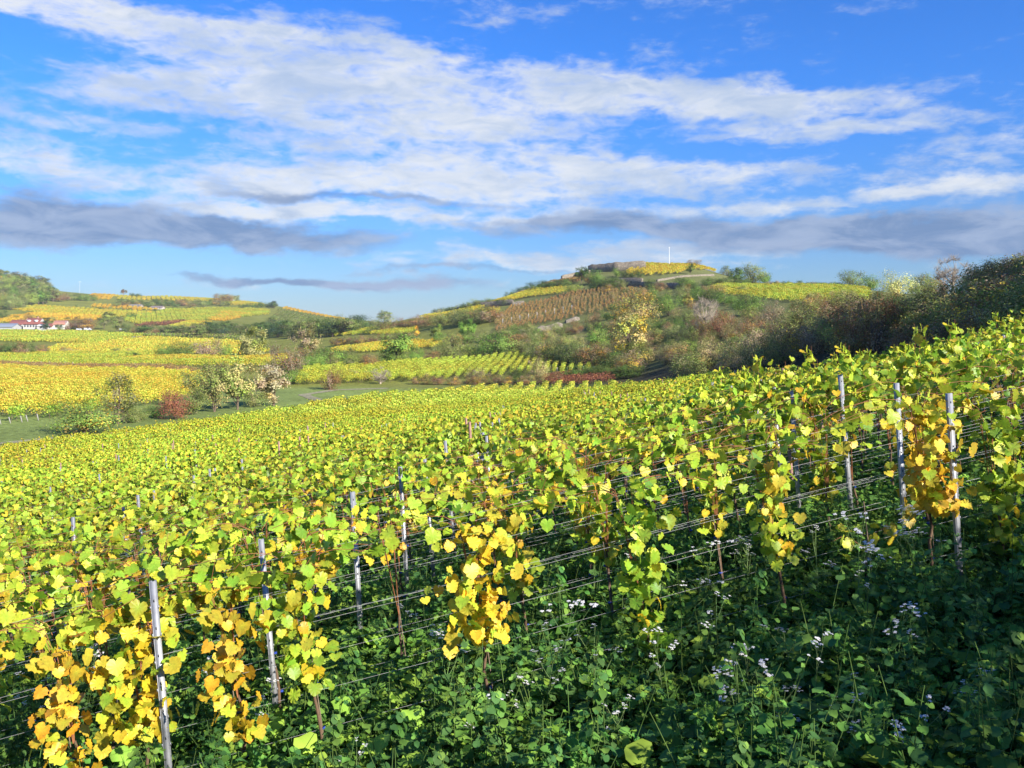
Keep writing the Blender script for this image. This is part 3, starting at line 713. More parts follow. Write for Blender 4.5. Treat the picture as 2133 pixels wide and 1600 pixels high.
def chunk_lib(nm, names, weights, L, H, n, ls, thick, z0, wood=True):
    c = bpy.data.collections.new(nm + "_source")
    for i in range(4):
        md = chunk(i * 13 + 5, names, weights, L, H, n, ls, thick, z0)
        if wood:
            r = random.Random(i)
            for k in range(int(L / 1.2)):
                x = -L / 2 + 0.6 + 1.2 * k; tube(md, [(x, 0, -.1), (x + r.uniform(-.05, .05), 0, z0 + .3)], 0.03, (.14, .10, .07), 4, mat=1, cap=False)
        c.objects.link(bpy.data.objects.new(nm + "_src_%d" % i, md.mesh(nm, [M_ROW, M_BARK])))
    return c


PALS = {'yellow': (['yg', 'yellow', 'gold', 'lime'], [3.6, 5.0, .5, .8]), 'yg': (['lime', 'yg', 'yellow', 'green'], [2.6, 4.5, 1.5, .5]), 'green': (['green', 'lime', 'yg'], [2, 3, 1.0]),
        'gold': (['yellow', 'gold', 'orange', 'yg'], [2, 4, 1, .5]), 'rust': (['rust', 'straw', 'gold', 'olive', 'brown'], [2.0, 3.4, .8, 2.6, .5]), 'redbrown': (['redbrown', 'brown', 'rust'], [4, 2, 1.5]),
        'olive': (['olive', 'green', 'lime', 'dull'], [3, 2, 1.2, 1]), 'brightyg': (['lime', 'yg', 'yellow'], [3, 4, .6])}
_libs = {}
def lib(pal_, lod):
    key = (pal_, lod)
    if key not in _libs:
        nm, w = PALS[pal_]
        if lod == 0: _libs[key] = chunk_lib("rows_%s_near" % pal_, nm, w, 4.0, 1.9, 420, 0.19, 0.20, 0.40)
        elif lod == 1: _libs[key] = chunk_lib("rows_%s_mid" % pal_, nm, w, 5.0, 1.8, 260, 0.32, 0.24, 0.4)
        elif lod == 3: _libs[key] = chunk_lib("rows_%s_thin" % pal_, nm, w, 4.0, 1.7, 110, 0.24, 0.20, 0.35)
        else: _libs[key] = chunk_lib("rows_%s_far" % pal_, nm, w, 10.0, 1.9, 240, 0.60, 0.80, 0.3, False)
    return _libs[key]


def fill_rows(name, poly, yaw, gap, pal_, lod, label, hscale=1.0):
    L = {0: 4.0, 1: 5.0, 2: 10.0, 3: 4.0}[lod]
    p = np.array([q[:2] for q in poly]); c, s = math.cos(yaw), math.sin(yaw); u = p[:, 0] * c + p[:, 1] * s; v = -p[:, 0] * s + p[:, 1] * c
    U, V = np.meshgrid(np.arange(u.min(), u.max(), L * 0.95), np.arange(v.min(), v.max(), gap)); U = U + (rng.random((V.shape[0], 1)) * L); V = V + rng.normal(0, 0.04 if pal_ != 'rust' else .28, V.shape)
    U, V = U.ravel(), V.ravel(); X = U * c - V * s; Y = U * s + V * c; k = inpoly(X, Y, p); X, Y = X[k], Y[k]; n = len(X)
    if n == 0: print("EMPTY FIELD", name, label); return None
    if n > 9000:
        print("dense field", label, n)
    pit = -slope_along(X, Y, yaw, L / 2)
    sc = np.column_stack([np.ones(n), np.ones(n), rng.uniform(.9, 1.1, n) * hscale])
    return scatter(name, np.column_stack([X, Y, ground(X, Y)]), np.column_stack([np.zeros(n), pit, np.full(n, yaw) + np.where(rng.random(n) < .5, 0, 0)]), sc, lib(pal_, lod), rng.integers(0, 4, n), label)


def yaw_to(x, y, vpx):  # heading of rows that run to a far point on the horizon, at a bearing
    return math.atan2(F, vpx - CX)


def field(label, poly_px, vpx, gap, pal_, lod, dmin=90, hscale=1.0):
    poly = [hit(px, py, dmin) for px, py in poly_px]
    return fill_rows("vineyard_rows", poly, yaw_to(0, 0, vpx), gap, pal_, lod, label, hscale)


# the far end of the near slope: rows running away
fill_rows("vineyard_rows", [(-33, 88), (-5, 104), (18.2, 113), (17.6, 152), (6, 158), (-8, 160), (-23, 133)], yaw_to(0, 0, 1235), 2.3, 'brightyg', 0, "bright yellow green rows ending in a comb of row ends before the brown strip")

# ------------------------------------------------------------------ posts and wires of the near rows
def post_mesh(seed, H=1.95, w=0.040):
    r = random.Random(seed); md = MD(); g = (.33, .34, .36)
    # folded steel profile: web, two flanges, lips
    t = 0.004; d = 0.034
    box(md, (-w / 2, -t / 2, -0.5), (w / 2, t / 2, H), g); box(md, (-w / 2 - t, -t / 2, -0.5), (-w / 2 - 0.0002, d, H - .0005), g); box(md, (w / 2 + 0.0002, -t / 2, -0.5), (w / 2 + t, d, H - .0005), g)
    box(md, (-w / 2 + .0002, d - t, -0.5), (-w / 2 + 0.013, d - .0004, H - .001), g); box(md, (w / 2 - 0.013, d - t, -0.5), (w / 2 - .0002, d - .0004, H - .001), g)
    z = 0.16
    while z < H - 0.03:      # hooks and slots that take the wires
        box(md, (-w / 2 - 0.012, -0.004, z), (-w / 2 - t - 0.0004, 0.010, z + 0.022), (.28, .29, .30)); box(md, (w / 2 + t + .0004, -0.004, z), (w / 2 + 0.012, 0.010, z + 0.022), (.28, .29, .30))
        box(md, (-0.004, -0.0052, z + .05), (0.004, -0.0022, z + 0.068), (.08, .08, .08)); z += 0.20
    return md.mesh("trellis_post", [M_STEEL])


PM = [post_mesh(i, 1.90 + 0.03 * i) for i in range(3)]
wood = MD(); tube(wood, [(0, 0, -.3), (0.004, 0, 1.0), (0, 0, 2.12)], [.034, .033, .030], (.34, .20, .16), 8); WM = wood.mesh("wooden_post", [M_BARK], True)
STARTS = {1: (-2.61, 4.08), 2: (-2.25, 4.24), 3: (-1.60, 4.20), 4: (-1.30, 4.05), 5: (-1.10, 4.25), 6: (-0.9, 4.9)}
plab = {(1, -2.61): "grey steel trellis post at the bottom left, the nearest and tallest of all", (2, -2.25): "weathered steel trellis post standing just behind the leftmost front post",
        (1, 4.08): "grey steel trellis post rising from dark weeds at the right edge of the front row", (2, 4.24): "bright grey steel post in the second row behind the rightmost front post",
        (3, 4.20): "thin grey steel post in the third row with its foot in the dark weeds"}
for k in range(1, 46):
    r = random.Random(k * 31); base = STARTS.get(k, (-0.7 + r.uniform(-.4, .4), 6.0))
    xs = list(base) if k in STARTS else []
    L0, R0 = base
    m = 1
    while m < 14:
        xs += [L0 - 6.4 * m + r.uniform(-.3, .3), R0 + 6.3 * m + r.uniform(-.3, .3)]; m += 1
    if k not in STARTS: xs += [L0, L0 + 6.4]
    for x in xs:
        y = rowy(k, x)
        if y < 2 or abs(x) > .6 * y + .3 or not in_near_block(np.array(x), np.array(y)): continue
        if k > 12 and r.random() < 0.35: continue
        isw = k > 5 and r.random() < 0.25
        o = bpy.data.objects.new("wooden_post" if isw else "trellis_post", WM if isw else PM[r.randrange(3)]); COL.objects.link(o); o.location = (x + (.17 if k <= 2 and x < 0 else 0), y - (0.17 if k <= 3 else 0.05), gz(x, y) - 0.02 + (r.uniform(.04, .22) if k > 2 else 0))
        o.rotation_euler = (r.uniform(-.02, .02), math.radians(-4.0) + r.uniform(-.015, .015), YAW + r.uniform(-.3, .3) * (k > 2))
        lab = plab.get((k, x)); g = "posts of the vine trellis, row %d" % k
        if not lab: lab = ("reddish wooden post" if isw else "grey steel post") + " in the %s" % ("front trellis row" if k == 1 else ORD[k] + " trellis row" if k <= 22 else "far rows of the near vineyard, only its top showing")
        if k > 22: g = "posts of the far trellis rows"
        tag(o, lab, "post", g + (", wood" if isw else ""))

WH = [(0.42, 0), (0.72, 0), (1.00, 0.0), (1.26, -.03), (1.285, .035), (1.55, 0.0), (1.80, 0)]
HN = ["lowest", "second lowest", "third lowest", "middle", "third highest", "second highest", "topmost"]
for k in range(1, 15):
    sel = range(7) if k <= 6 else (4, 6)
    r = random.Random(k)
    for w in sel:
        h, off = WH[w]; md = MD(); xs = np.arange(-0.62 * (Y1 + 1.6 * k) - 3, 0.75 * (Y1 + 1.6 * k) + 5, 1.1)
        ys = rowy(k, xs) + off; keep = (ys > 2) & (xs < edge_right(ys)) & (np.abs(xs) < 0.75 * ys + 2); xs, ys = xs[keep], ys[keep]
        hh = h - 0.02 * np.sin((xs + 2.6) / 6.7 * np.pi) ** 2
        lean = math.tan(math.radians(4)) * hh
        zz = ground(xs, ys); zz = np.convolve(np.pad(zz, 2, mode='edge'), np.ones(5) / 5, 'valid')
        tube(md, np.column_stack([xs - lean, ys, zz + hh]), 0.0012 + 0.00005 * k, (.40, .40, .40), 5, cap=False)
        o = md.build("trellis_wire", M_WIRE, smooth=True); tag(o, "%s steel wire strung along the %s trellis row" % (HN[w], "front" if k == 1 else ORD[k]), "wire", "wires of the trellis rows")

# ------------------------------------------------------------------ weeds under the vines
WLIB = bpy.data.collections.new("weed_sources")
def weed(seed, kind):
    r = np.random.default_rng(seed); md = MD()
    if kind == 'rosette':      # mustard / radish clump with big lobed leaves
        n = 26; a = r.uniform(0, 2 * np.pi, n); el = r.uniform(0.25, 1.35, n); L = r.uniform(.07, .23, n)
        d = np.column_stack([np.cos(a) * np.cos(el), np.sin(a) * np.cos(el), np.sin(el)])
        base = np.column_stack([np.zeros(n), np.zeros(n), np.zeros(n)]) + r.normal(0, .03, (n, 3)) * [1, 1, 0]; st = base + d * r.uniform(.10, .40, (n, 1))
        for b, e in zip(base, st): tube(md, [b, (b + e) / 2 + [0, 0, .02], e], .0035, (.09, .16, .04), 4, mat=0, cap=False)
        nrm = np.column_stack([-d[:, 0] * .6, -d[:, 1] * .6, np.abs(d[:, 2]) * .4 + .75]) + rv(r, n) * .3; tip = np.column_stack([d[:, 0], d[:, 1], d[:, 2] * .3 - .15])
        c = pal(r, ['weed', 'weedd', 'weedl'], [5, 3, 1.2], n) if False else (np.array([[.15, .28, .045], [.095, .19, .042], [.26, .41, .055]])[r.choice(3, n, p=[.5, .33, .17])] * (1 + r.normal(0, .12, (n, 1))))
        leaves(md, st, nrm, tip, L, c * 1.15, c, LOBED if seed % 4 else OVAL, 0.3, .5, r=r)
    elif kind == 'sprig':      # stems with many small round leaves
        for s in range(7):
            a = r.uniform(0, 6.28); h = r.uniform(.30, .75); t = np.linspace(0, 1, 6)[:, None]; lean = r.uniform(.05, .25)
            p = np.hstack([np.cos(a) * lean * t ** 1.3, np.sin(a) * lean * t ** 1.3, h * t]) + [r.normal(0, .08), r.normal(0, .08), 0]
            tube(md, p, np.linspace(.004, .002, 6), (.15, .26, .07), 4, cap=False)
            n = 15; ix = r.uniform(.5, 5, n); i = np.minimum(ix.astype(int), 4); q = p[i] + (p[i + 1] - p[i]) * (ix - i)[:, None]
            d = rv(r, n) * [1, 1, .35]; c = np.array([[.14, .27, .03], [.24, .39, .050], [.07, .145, .022]])[r.choice(3, n)] * (1 + r.normal(0, .12, (n, 1)))
            leaves(md, q + d * .02, np.array([0, -.1, 1.0]) + rv(r, n) * .5, d, r.uniform(.035, .095, n), c, c, OVAL, r=r)
    elif kind == 'stalk':      # tall ragged stems with lobed leaves
        for s in range(4):
            a = r.uniform(0, 6.28); h = r.uniform(.55, .95); t = np.linspace(0, 1, 8)[:, None]; lean = r.uniform(.05, .30)
            p = np.hstack([np.cos(a) * lean * t ** 1.4, np.sin(a) * lean * t ** 1.4, h * t]) + [r.normal(0, .1), r.normal(0, .1), 0]
            tube(md, p, np.linspace(.005, .002, 8), (.14, .23, .06), 4, cap=False)
            n = 20; ix = r.uniform(.6, 6.9, n); i = np.minimum(ix.astype(int), 6); q = p[i] + (p[i + 1] - p[i]) * (ix - i)[:, None]
            d = rv(r, n) * [1, 1, .3] + [0, 0, .15]; c = np.array([[.11, .24, .045], [.18, .33, .06], [.08, .18, .05]])[r.choice(3, n)] * (1 + r.normal(0, .12, (n, 1)))
            leaves(md, q + d * .03, np.array([0, -.1, 1.0]) + rv(r, n) * .5, d, (.16 - .015 * ix) * r.uniform(.6, 1.1, n), c, c, LOBED, .3, .5, r=r)
    elif kind == 'carpet':     # low mixed cover
        n = 110; p = np.column_stack([r.uniform(-.45, .45, n), r.uniform(-.45, .45, n), r.uniform(.02, .24, n)])
        c = np.array([[.08, .18, .025], [.17, .30, .040], [.05, .11, .018]])[r.choice(3, n)] * (1 + r.normal(0, .12, (n, 1)))
        leaves(md, p, np.array([0, -.1, 1.0]) + rv(r, n) * .6, rv(r, n) * [1, 1, .3], r.uniform(.03, .10, n), c, c, OVAL, r=r)
    else:                      # grass tuft
        n = 46; a = r.uniform(0, 6.28, n); h = r.uniform(.15, .45, n); b = np.column_stack([r.normal(0, .07, n), r.normal(0, .07, n), np.zeros(n)])
        d = np.column_stack([np.cos(a) * .35, np.sin(a) * .35, np.ones(n)]); s = np.column_stack([-np.sin(a), np.cos(a), np.zeros(n)]) * .0045
        m = b + d * h[:, None] * .55; e = b + d * h[:, None] * [1.3, 1.3, .92]
        v = np.stack([b - s, b + s, m + s * .9, e, m - s * .9], 1); c = np.array([.085, .17, .04]) * (1 + r.normal(0, .2, (n, 1)))
        md.add(v.reshape(-1, 3), np.arange(n * 5).reshape(n, 5), np.repeat(c, 5, 0))
    return md.mesh("weed", [M_WEED])
KINDS_W = ['rosette'] * 4 + ['sprig'] * 3 + ['carpet'] * 3 + ['grass'] * 2 + ['stalk'] * 3
for i, kd in enumerate(KINDS_W): WLIB.objects.link(bpy.data.objects.new("weed_source_%02d" % i, weed(200 + i, kd)))


def weeds(n, y0, y1, pw, label, name):
    u = rng.random(n) ** pw; y = y0 + (y1 - y0) * u; x = rng.uniform(-.66, .66, n) * y + rng.uniform(-.5, .5, n)
    k = (x > edge_left(y)) & (x < edge_right(y) + 1); x, y = x[k], y[k]; n = len(x)
    p = np.array([2.8] * 4 + [2.0] * 3 + [3.0] * 3 + [.8] * 2 + [.5] * 3); p[:4] *= 1; p = p / p.sum()
    kd = rng.choice(15, n, p=p); sc = (rng.uniform(.7, 1.15, (n, 1))) * np.where((kd >= 4) & (kd < 7), .68, 1.0)[:, None] * np.ones((1, 3))
    return scatter(name, np.column_stack([x, y, ground(x, y) - 0.01]), np.column_stack([rng.normal(0, .12, n), rng.normal(0, .12, n), rng.uniform(0, 6.28, n)]), sc, WLIB, kd, label)


weeds(7200, 3.6, 12, .8, "dark green mustard leaves and low weeds covering the ground below the front rows", "ground_cover")
weeds(6000, 12, 42, .9, "green weeds between the middle trellis rows", "ground_cover")


def flower_stem(seed, H=0.9, green=False):
    r = np.random.default_rng(seed); st, fl, lv = MD(), MD(), MD(); tips = []
    t = np.linspace(0, 1, 8)[:, None]; main = np.hstack([.06 * np.sin(2.5 * t + seed), .05 * t, H * t]); tube(st, main, np.linspace(.006, .0022, 8), (.20, .32, .11), 5, cap=False); tips.append(main[-1])
    for b in range(r.integers(3, 7) if not green else 0):
        i = r.integers(3, 7); a = r.uniform(0, 6.28); L = r.uniform(.18, .38) * H; t2 = np.linspace(0, 1, 6)[:, None]
        p = main[i] + np.hstack([np.cos(a) * L * .6 * t2, np.sin(a) * L * .4 * t2, L * .85 * t2 ** 1.15]); tube(st, p, np.linspace(.0032, .0016, 6), (.22, .34, .12), 4, cap=False); tips.append(p[-1])
        for q in p[2:]:      # seed pods
            dd = rv(r, 1)[0] * [.03, .03, .01]; tube(st, [q, q + dd, q + dd + [0, 0, .03]], .0014, (.24, .34, .13), 3, cap=False)
    for tp in tips:
        m = r.integers(4, 8); c = tp + r.normal(0, 1, (m, 3)) * [.022, .022, .014]
        for q in c:
            tube(st, [tp - [0, 0, .02], q], .0010, (.24, .36, .13), 3, cap=False)
            if green: continue
            a0 = r.uniform(0, 6.28); n4 = 4; a = a0 + np.arange(4) * np.pi / 2; d = np.column_stack([np.cos(a), np.sin(a), np.full(4, .15)])
            leaves(fl, np.repeat(q[None], 4, 0), np.column_stack([np.zeros(4), np.full(4, -.25), np.ones(4)]), d, .016, (.80, .78, .72), (.88, .86, .90), OVAL, .1, .1, r=r)
    n = 9 if not green else 26; ix = r.uniform(0, 6, n) if not green else r.uniform(4, 7, n); i = np.minimum(ix.astype(int), 6); q = main[i] + (main[i + 1] - main[i]) * (ix - i)[:, None]; d = rv(r, n) * [1, 1, .3] + [0, 0, .3]
    leaves(lv, q, np.array([0, -.1, 1.0]) + rv(r, n) * .4, d, r.uniform(.04, .13, n) * (1 if not green else .7), (.12, .22, .06), (.10, .19, .05), LOBED, r=r)
    if green: leaves(fl, tips[0] + r.normal(0, .014, (6, 3)), rv(r, 6), rv(r, 6), .012, (.25, .34, .12), (.25, .34, .12), OVAL, r=r)
    return [st.mesh("stem", [M_WEED]), fl.mesh("blossom", [M_PETAL if not green else M_WEED]), lv.mesh("leaves", [M_WEED])]
FP = [flower_stem(300 + i) for i in range(5)] + [flower_stem(320, .8, True)]
flist = [(1170, 1250, 1520, 'tall white-flowered mustard stalk in the middle, lit by the sun'), (1243, 1290, 1530, 'white-flowered stalk leaning beside the tallest one in the middle'), (1140, 1335, 1560, 'white-flowered stalk among big mustard leaves, lower middle'),
         (1070, 1390, 1580, 'white-flowered stalk below the golden hanging vine'), (1850, 1255, 1500, 'thick flowering stalk with a dense white head in front of the stunted vine'), (1430, 1205, 1400, 'white-flowered stalk beside the long green vine column'),
         (1490, 1235, 1440, 'thin white-flowered stalk right of the long green vine column'), (1375, 1340, 1540, 'bushy white-flowered stalk under the green vine column'), (1560, 1375, 1590, 'white-flowered stalk at the bottom, right of the middle'),
         (1500, 1405, 1620, 'short white-flowered stalk at the bottom in deep shade'), (1645, 1300, 1500, 'white-flowered stalk left of the stunted vine'), (1710, 1095, 1330, 'white-flowered stalk in shade between two steel posts'), (1765, 1090, 1340, 'white-flowered stalk at the foot of the third-row steel post'),
         (1810, 1130, 1380, 'white-flowered stalk just right of the third-row post'), (1880, 1060, 1330, 'white-flowered stalk at the foot of the second-row post'), (1940, 1100, 1370, 'white-flowered stalk close to the rightmost front post'), (1895, 1440, 1680, 'flowering stalk with many white heads in the bottom right corner'),
         (1800, 1440, 1660, 'low white-flowered stalk in the dark bottom right'), (1880, 1500, 1700, 'lowest white-flowered stalk at the bottom right edge'), (1560, 1120, 1330, 'small white-flowered stalk behind the front row, right half'), (1480, 1130, 1330, 'small white-flowered stalk behind the front row near the green column'),
         (560, 1410, 1600, 'white-flowered stalk between the two left steel posts'), (35, 1440, 1640, 'white-flowered stalk at the left edge'), (245, 1400, 1600, 'white-flowered stalk left of the nearest post'), (940, 1320, 1540, 'white-flowered stalk left of the golden hanging vine'),
         (860, 1270, 1500, 'white-flowered stalk in the sunlit weeds left of the middle'), (735, 1540, 1700, 'white-flowered stalk at the bottom edge, left half'), (1230, 1060, 1290, 'white-flowered stalk behind the front wires in the middle'), (1285, 1110, 1300, 'faint white-flowered stalk behind the golden vine'), (1590, 1350, 1590, 'white-flowered stalk with a few pale blooms in the shade, lower right'), (300, 1330, 1520, 'white-flowered stalk behind the nearest steel post')]
flist += [(1020, 1450, 1640, 'small white-flowered stalk at the bottom, left of the middle'), (1310, 1480, 1680, 'small white-flowered stalk at the bottom edge, middle'), (1620, 1420, 1640, 'white-flowered stalk at the bottom, left of the dense corner group'), (2040, 1400, 1640, 'white-flowered stalk beside the right edge, low'), (1700, 1330, 1560, 'white-flowered stalk right below the stunted vine'), (440, 1330, 1540, 'white-flowered stalk between the two nearest left posts'), (150, 1330, 1560, 'white-flowered stalk at the far left among sunlit weeds')]
for i, (px, pt, pb, lab) in enumerate(flist + [(1982, 1235, 1480, 'leafy green stalk without flowers at the right, beside the post'), (1350, 1400, 1570, 'leafy green stalk without flowers, bottom middle')]):
    h = hit(px, pb, 3.2, 30); g = 'without' in lab; hh = (pb - pt) / F * h[1]
    root = empty("flowering_mustard" if not g else "mustard_stalk", h); tag(root, lab, "wildflower" if not g else "weed", "white flowering mustard stalks in the weeds" if not g else None)
    root.rotation_euler = (rnd.uniform(-.1, .1), rnd.uniform(-.12, .12), rnd.uniform(0, 6.28)); s = hh / (0.93 if not g else .82); root.scale = (s, s, s)
    for nm, me in zip(("stem", "blossom", "leaves"), FP[5] if g else FP[i % 5]):
        o = bpy.data.objects.new(nm, me); COL.objects.link(o); o.parent = root

# ------------------------------------------------------------------ trees and shrubs
TP = {}
TPAL = {'greenorange': (['tgreen', 'bright', 'tlime', 'orange', 'brown'], [4, 2, 1.6, 1.1, .8]), 'fruit': (['olive', 'tlime', 'straw', 'tgreen'], [3, 1.8, 2.2, 1]), 'green': (['tgreen', 'bright', 'tlime', 'dk'], [4, 3, 2, 1.5]), 'bright': (['bright', 'tlime', 'tgreen'], [4, 3, 2]), 'dk': (['dk', 'tgreen', 'olive'], [5, 1.5, 1]), 'olive': (['olive', 'tgreen', 'dull', 'tlime'], [4, 2, 2, 1]),
        'yg': (['tlime', 'tyg', 'tgreen', 'olive'], [3, 2.5, 2, 1.5]), 'gold': (['straw', 'gold', 'olive', 'tyg', 'yellow'], [4, 1.8, 2.2, 2.0, .3]), 'autumn': (['tyg', 'tlime', 'gold', 'orange', 'tgreen'], [3, 2.5, 1.5, 1, 2]), 'red': (['red', 'redbrown', 'brown', 'rust'], [5, 2, 1, 1]),
        'redbrown': (['redbrown', 'brown', 'twig', 'olive', 'rust'], [3, 2, 2, 2, .6]), 'pale': (['pale', 'tlime', 'tyg'], [4, 1.5, 1.5]), 'cream': (['cream', 'pale', 'straw', 'twig'], [5, 1.5, 2, 1]), 'straw': (['straw', 'olive', 'twig', 'tlime'], [3, 2, 2, 1.2]),
        'twig': (['twig', 'dull', 'brown'], [3, 2, 1]), 'blue': (['blue', 'dk'], [3, 2]), 'orange': (['gold', 'orange'], [2, 3]), 'mix': (['olive', 'tlime', 'straw', 'brown', 'tgreen'], [3, 1.6, 1.2, 1.2, 2]), 'brownmix': (['brown', 'olive', 'twig', 'redbrown', 'gold'], [2, 3, 2, 1.2, .5])}


def tree_proto(form, pl, seed):
    key = (form, pl, seed)
    if key in TP: return TP[key]
    r = np.random.default_rng(abs(hash((form, pl))) % 1 + sum(ord(ch) for ch in form + pl) * 7 + seed); H = 5.0
    wood_, crown = MD(), MD(); wc = (.16, .12, .085) if form != 'bare' else (.36, .30, .23)
    P = {'shrub': (3400, .50, .62, 0.02, 44, .17), 'tree': (2600, .36, .40, .26, 30, .20), 'upright': (4200, .30, .55, .06, 26, .17), 'airy': (1900, .36, .5, .12, 30, .17), 'cone': (1500, .25, .5, .04, 20, .16), 'twiggy': (2600, .46, .55, .03, 34, .15), 'bare': (0, .42, .5, .1, 30, .1)}[form]
    n, rx, _, zb, K, ls = P; zc = H * (zb + (1 - zb) * .48); rz = H * (1 - zb) * .50; rx *= H
    cl = []
    while len(cl) < K:
        u = r.uniform(-1, 1, 3)
        if form == 'shrub' and u[2] < -.15: u[2] *= .7
        l = np.linalg.norm(u)
        if l > 1 or l < .35: continue
        sq = 1.0
        if form == 'cone': sq = 1 - .7 * (u[2] * .5 + .5)
        q = np.array([u[0] * rx * sq, u[1] * rx * sq, zc + u[2] * rz]) * (1 + r.normal(0, .05)); q[2] = max(q[2], .25); cl.append(q)
    cl = np.array(cl)
    multi = form in ('shrub', 'twiggy', 'upright', 'airy')
    nt_ = 4 if multi else 1
    for s in range(nt_):
        a = r.uniform(0, 6.28); top = np.array([np.cos(a) * rx * .25 * (nt_ > 1), np.sin(a) * rx * .25 * (nt_ > 1), zc + rz * .25]); t = np.linspace(0, 1, 7)[:, None]
        p = np.array([0, 0, -.3]) + (top - [0, 0, -.3]) * t + r.normal(0, .05, (7, 3)) * t; R0 = .05 * H * (.5 if nt_ > 1 else .75) * (.6 if form != 'bare' else 1.1); tube(wood_, p, np.linspace(R0, R0 * .3, 7), wc, 6)
        for q in cl[s::nt_]:
            i = int(np.clip((q[2] - .3) / (top[2]) * 6 * .7, 1, 5)); b = p[i]; mid = (b + q) / 2 + r.normal(0, .12, 3) + [0, 0, -.1]
            tube(wood_, [b, mid, q], [R0 * .32, R0 * .2, R0 * .08], wc, 4, cap=False)
            if form in ('bare', 'twiggy', 'airy'):
                for _ in range(14 if form == 'bare' else 7):
                    e = q + rv(r, 1)[0] * [.5, .5, .3] + [0, 0, r.uniform(.1, .7)]; m2 = (q + e) / 2 + r.normal(0, .06, 3); tube(wood_, [q, m2, e], [R0 * .09, R0 * .06, R0 * .03], wc, 3, cap=False)
                    if form == 'bare':
                        for _k in range(4): tube(wood_, [m2, e + rv(r, 1)[0] * .35], [R0 * .05, R0 * .025], wc, 3, cap=False)
    if n:
        ci = r.integers(0, K, n); sp = .34 * (1 if form != 'upright' else .8) * (1.2 if form == 'shrub' else 1.0)
        off = r.normal(0, 1, (n, 3)) * [sp, sp, sp * (.85 if form not in ('upright', 'twiggy') else 1.4)] * (rx / 2.2); pos = cl[ci] + off; pos[:, 2] = np.maximum(pos[:, 2], .06 + .1 * r.random(n))
        cvar = 1.32 + r.normal(0, .20, K); base = pal(r, *TPAL[pl], K, .08); c = (base[ci] * .66 + pal(r, *TPAL[pl], n) * .34) * cvar[ci][:, None]
        out = pos - [0, 0, zc * .7]; out /= np.linalg.norm(out, axis=1)[:, None] + .01; nrm = out * .95 + rv(r, n) * .6 + [0, 0, .2]
        tip = rv(r, n) + ([0, 0, 1.2] if form in ('upright', 'twiggy') else [0, 0, -.3])
        leaves(crown, pos, nrm, tip, r.uniform(.7, 1.3, n) * ls * 1.0, c, c, SIMPLE, r=r, fan=False)
        if form in ('upright', 'twiggy'):      # vertical sprays
            ns = 260; a = r.uniform(0, 6.28, ns); q = cl[r.integers(0, K, ns)] + r.normal(0, .3, (ns, 3)); e = q + np.column_stack([np.cos(a) * .15, np.sin(a) * .15, r.uniform(.3, .8, ns)]); s2 = np.column_stack([-np.sin(a), np.cos(a), 0 * a]) * .03
            cc = pal(r, *TPAL[pl], ns); crown.add(np.stack([q - s2, q + s2, e], 1).reshape(-1, 3), np.arange(ns * 3).reshape(ns, 3), np.repeat(cc, 3, 0))
    res = {'form': form, 'w': 2 * rx * 1.12, 'h': H * 1.03, 'trunk': wood_.mesh("trunk", [M_BARK], True), 'crown': crown.mesh("crown", [M_TREE]) if n else None}
    TP[key] = res
    return res


NTREE = [0]
def plant_at(x, y, h, w, form, pl, label, group=None, cat=None, name=None, seed=None, sink=0.1):
    NTREE[0] += 1
    seed = NTREE[0] % 3 if seed is None else seed
    p = tree_proto(form, pl, seed)
    nm = name or {'tree': 'tree', 'bare': 'bare_tree', 'cone': 'conifer'}.get(form, 'shrub'); cat = cat or {'tree': 'tree', 'bare': 'bare tree', 'cone': 'tree'}.get(form, 'shrub')
    root = empty(nm, (x, y, gz(x, y) - sink)); root.rotation_euler = (0, 0, rnd.uniform(0, 6.28)); sw = w / p['w']
    root.scale = (sw, sw, h / p['h']); tag(root, label, cat, group)
    for part, me in (("trunk", p['trunk']), ("crown", p['crown'])):
        if me is None: continue
        o = bpy.data.objects.new(part if part == "crown" or form != 'bare' else "branches", me); COL.objects.link(o); o.parent = root
    return root


def plant(px, py, hpx, wpx, form, pl, label, group=None, dmin=60, **k):
    g = hit(px, py, dmin); d = g[1]
    return plant_at(g[0], g[1], hpx * d / F, wpx * d / F, form, pl, label, group, **k)


def thicket(poly_px, n, hm, forms, pals, label, group, dmin=60, wf=1.15, mind=9):
    xs = [p[0] for p in poly_px]; ys = [p[1] for p in poly_px]; k = t = 0; done = []
    while k < n and t < n * 60:
        t += 1; px, py = rnd.uniform(min(xs), max(xs)), rnd.uniform(min(ys), max(ys))
        if not inpoly(np.array(px), np.array(py), poly_px): continue
        if any(abs(px - a) < mind and abs(py - b) < mind * .6 for a, b in done): continue
        done.append((px, py))
        g = hit(px, py, dmin); h = rnd.uniform(*hm); plant_at(g[0], g[1], h, h * wf * rnd.uniform(.85, 1.3), rnd.choice(forms), rnd.choice(pals), label, group, name='tree' if hm[1] > 9 else 'scrub_bush', cat='tree' if hm[1] > 9 else 'scrub bush'); k += 1


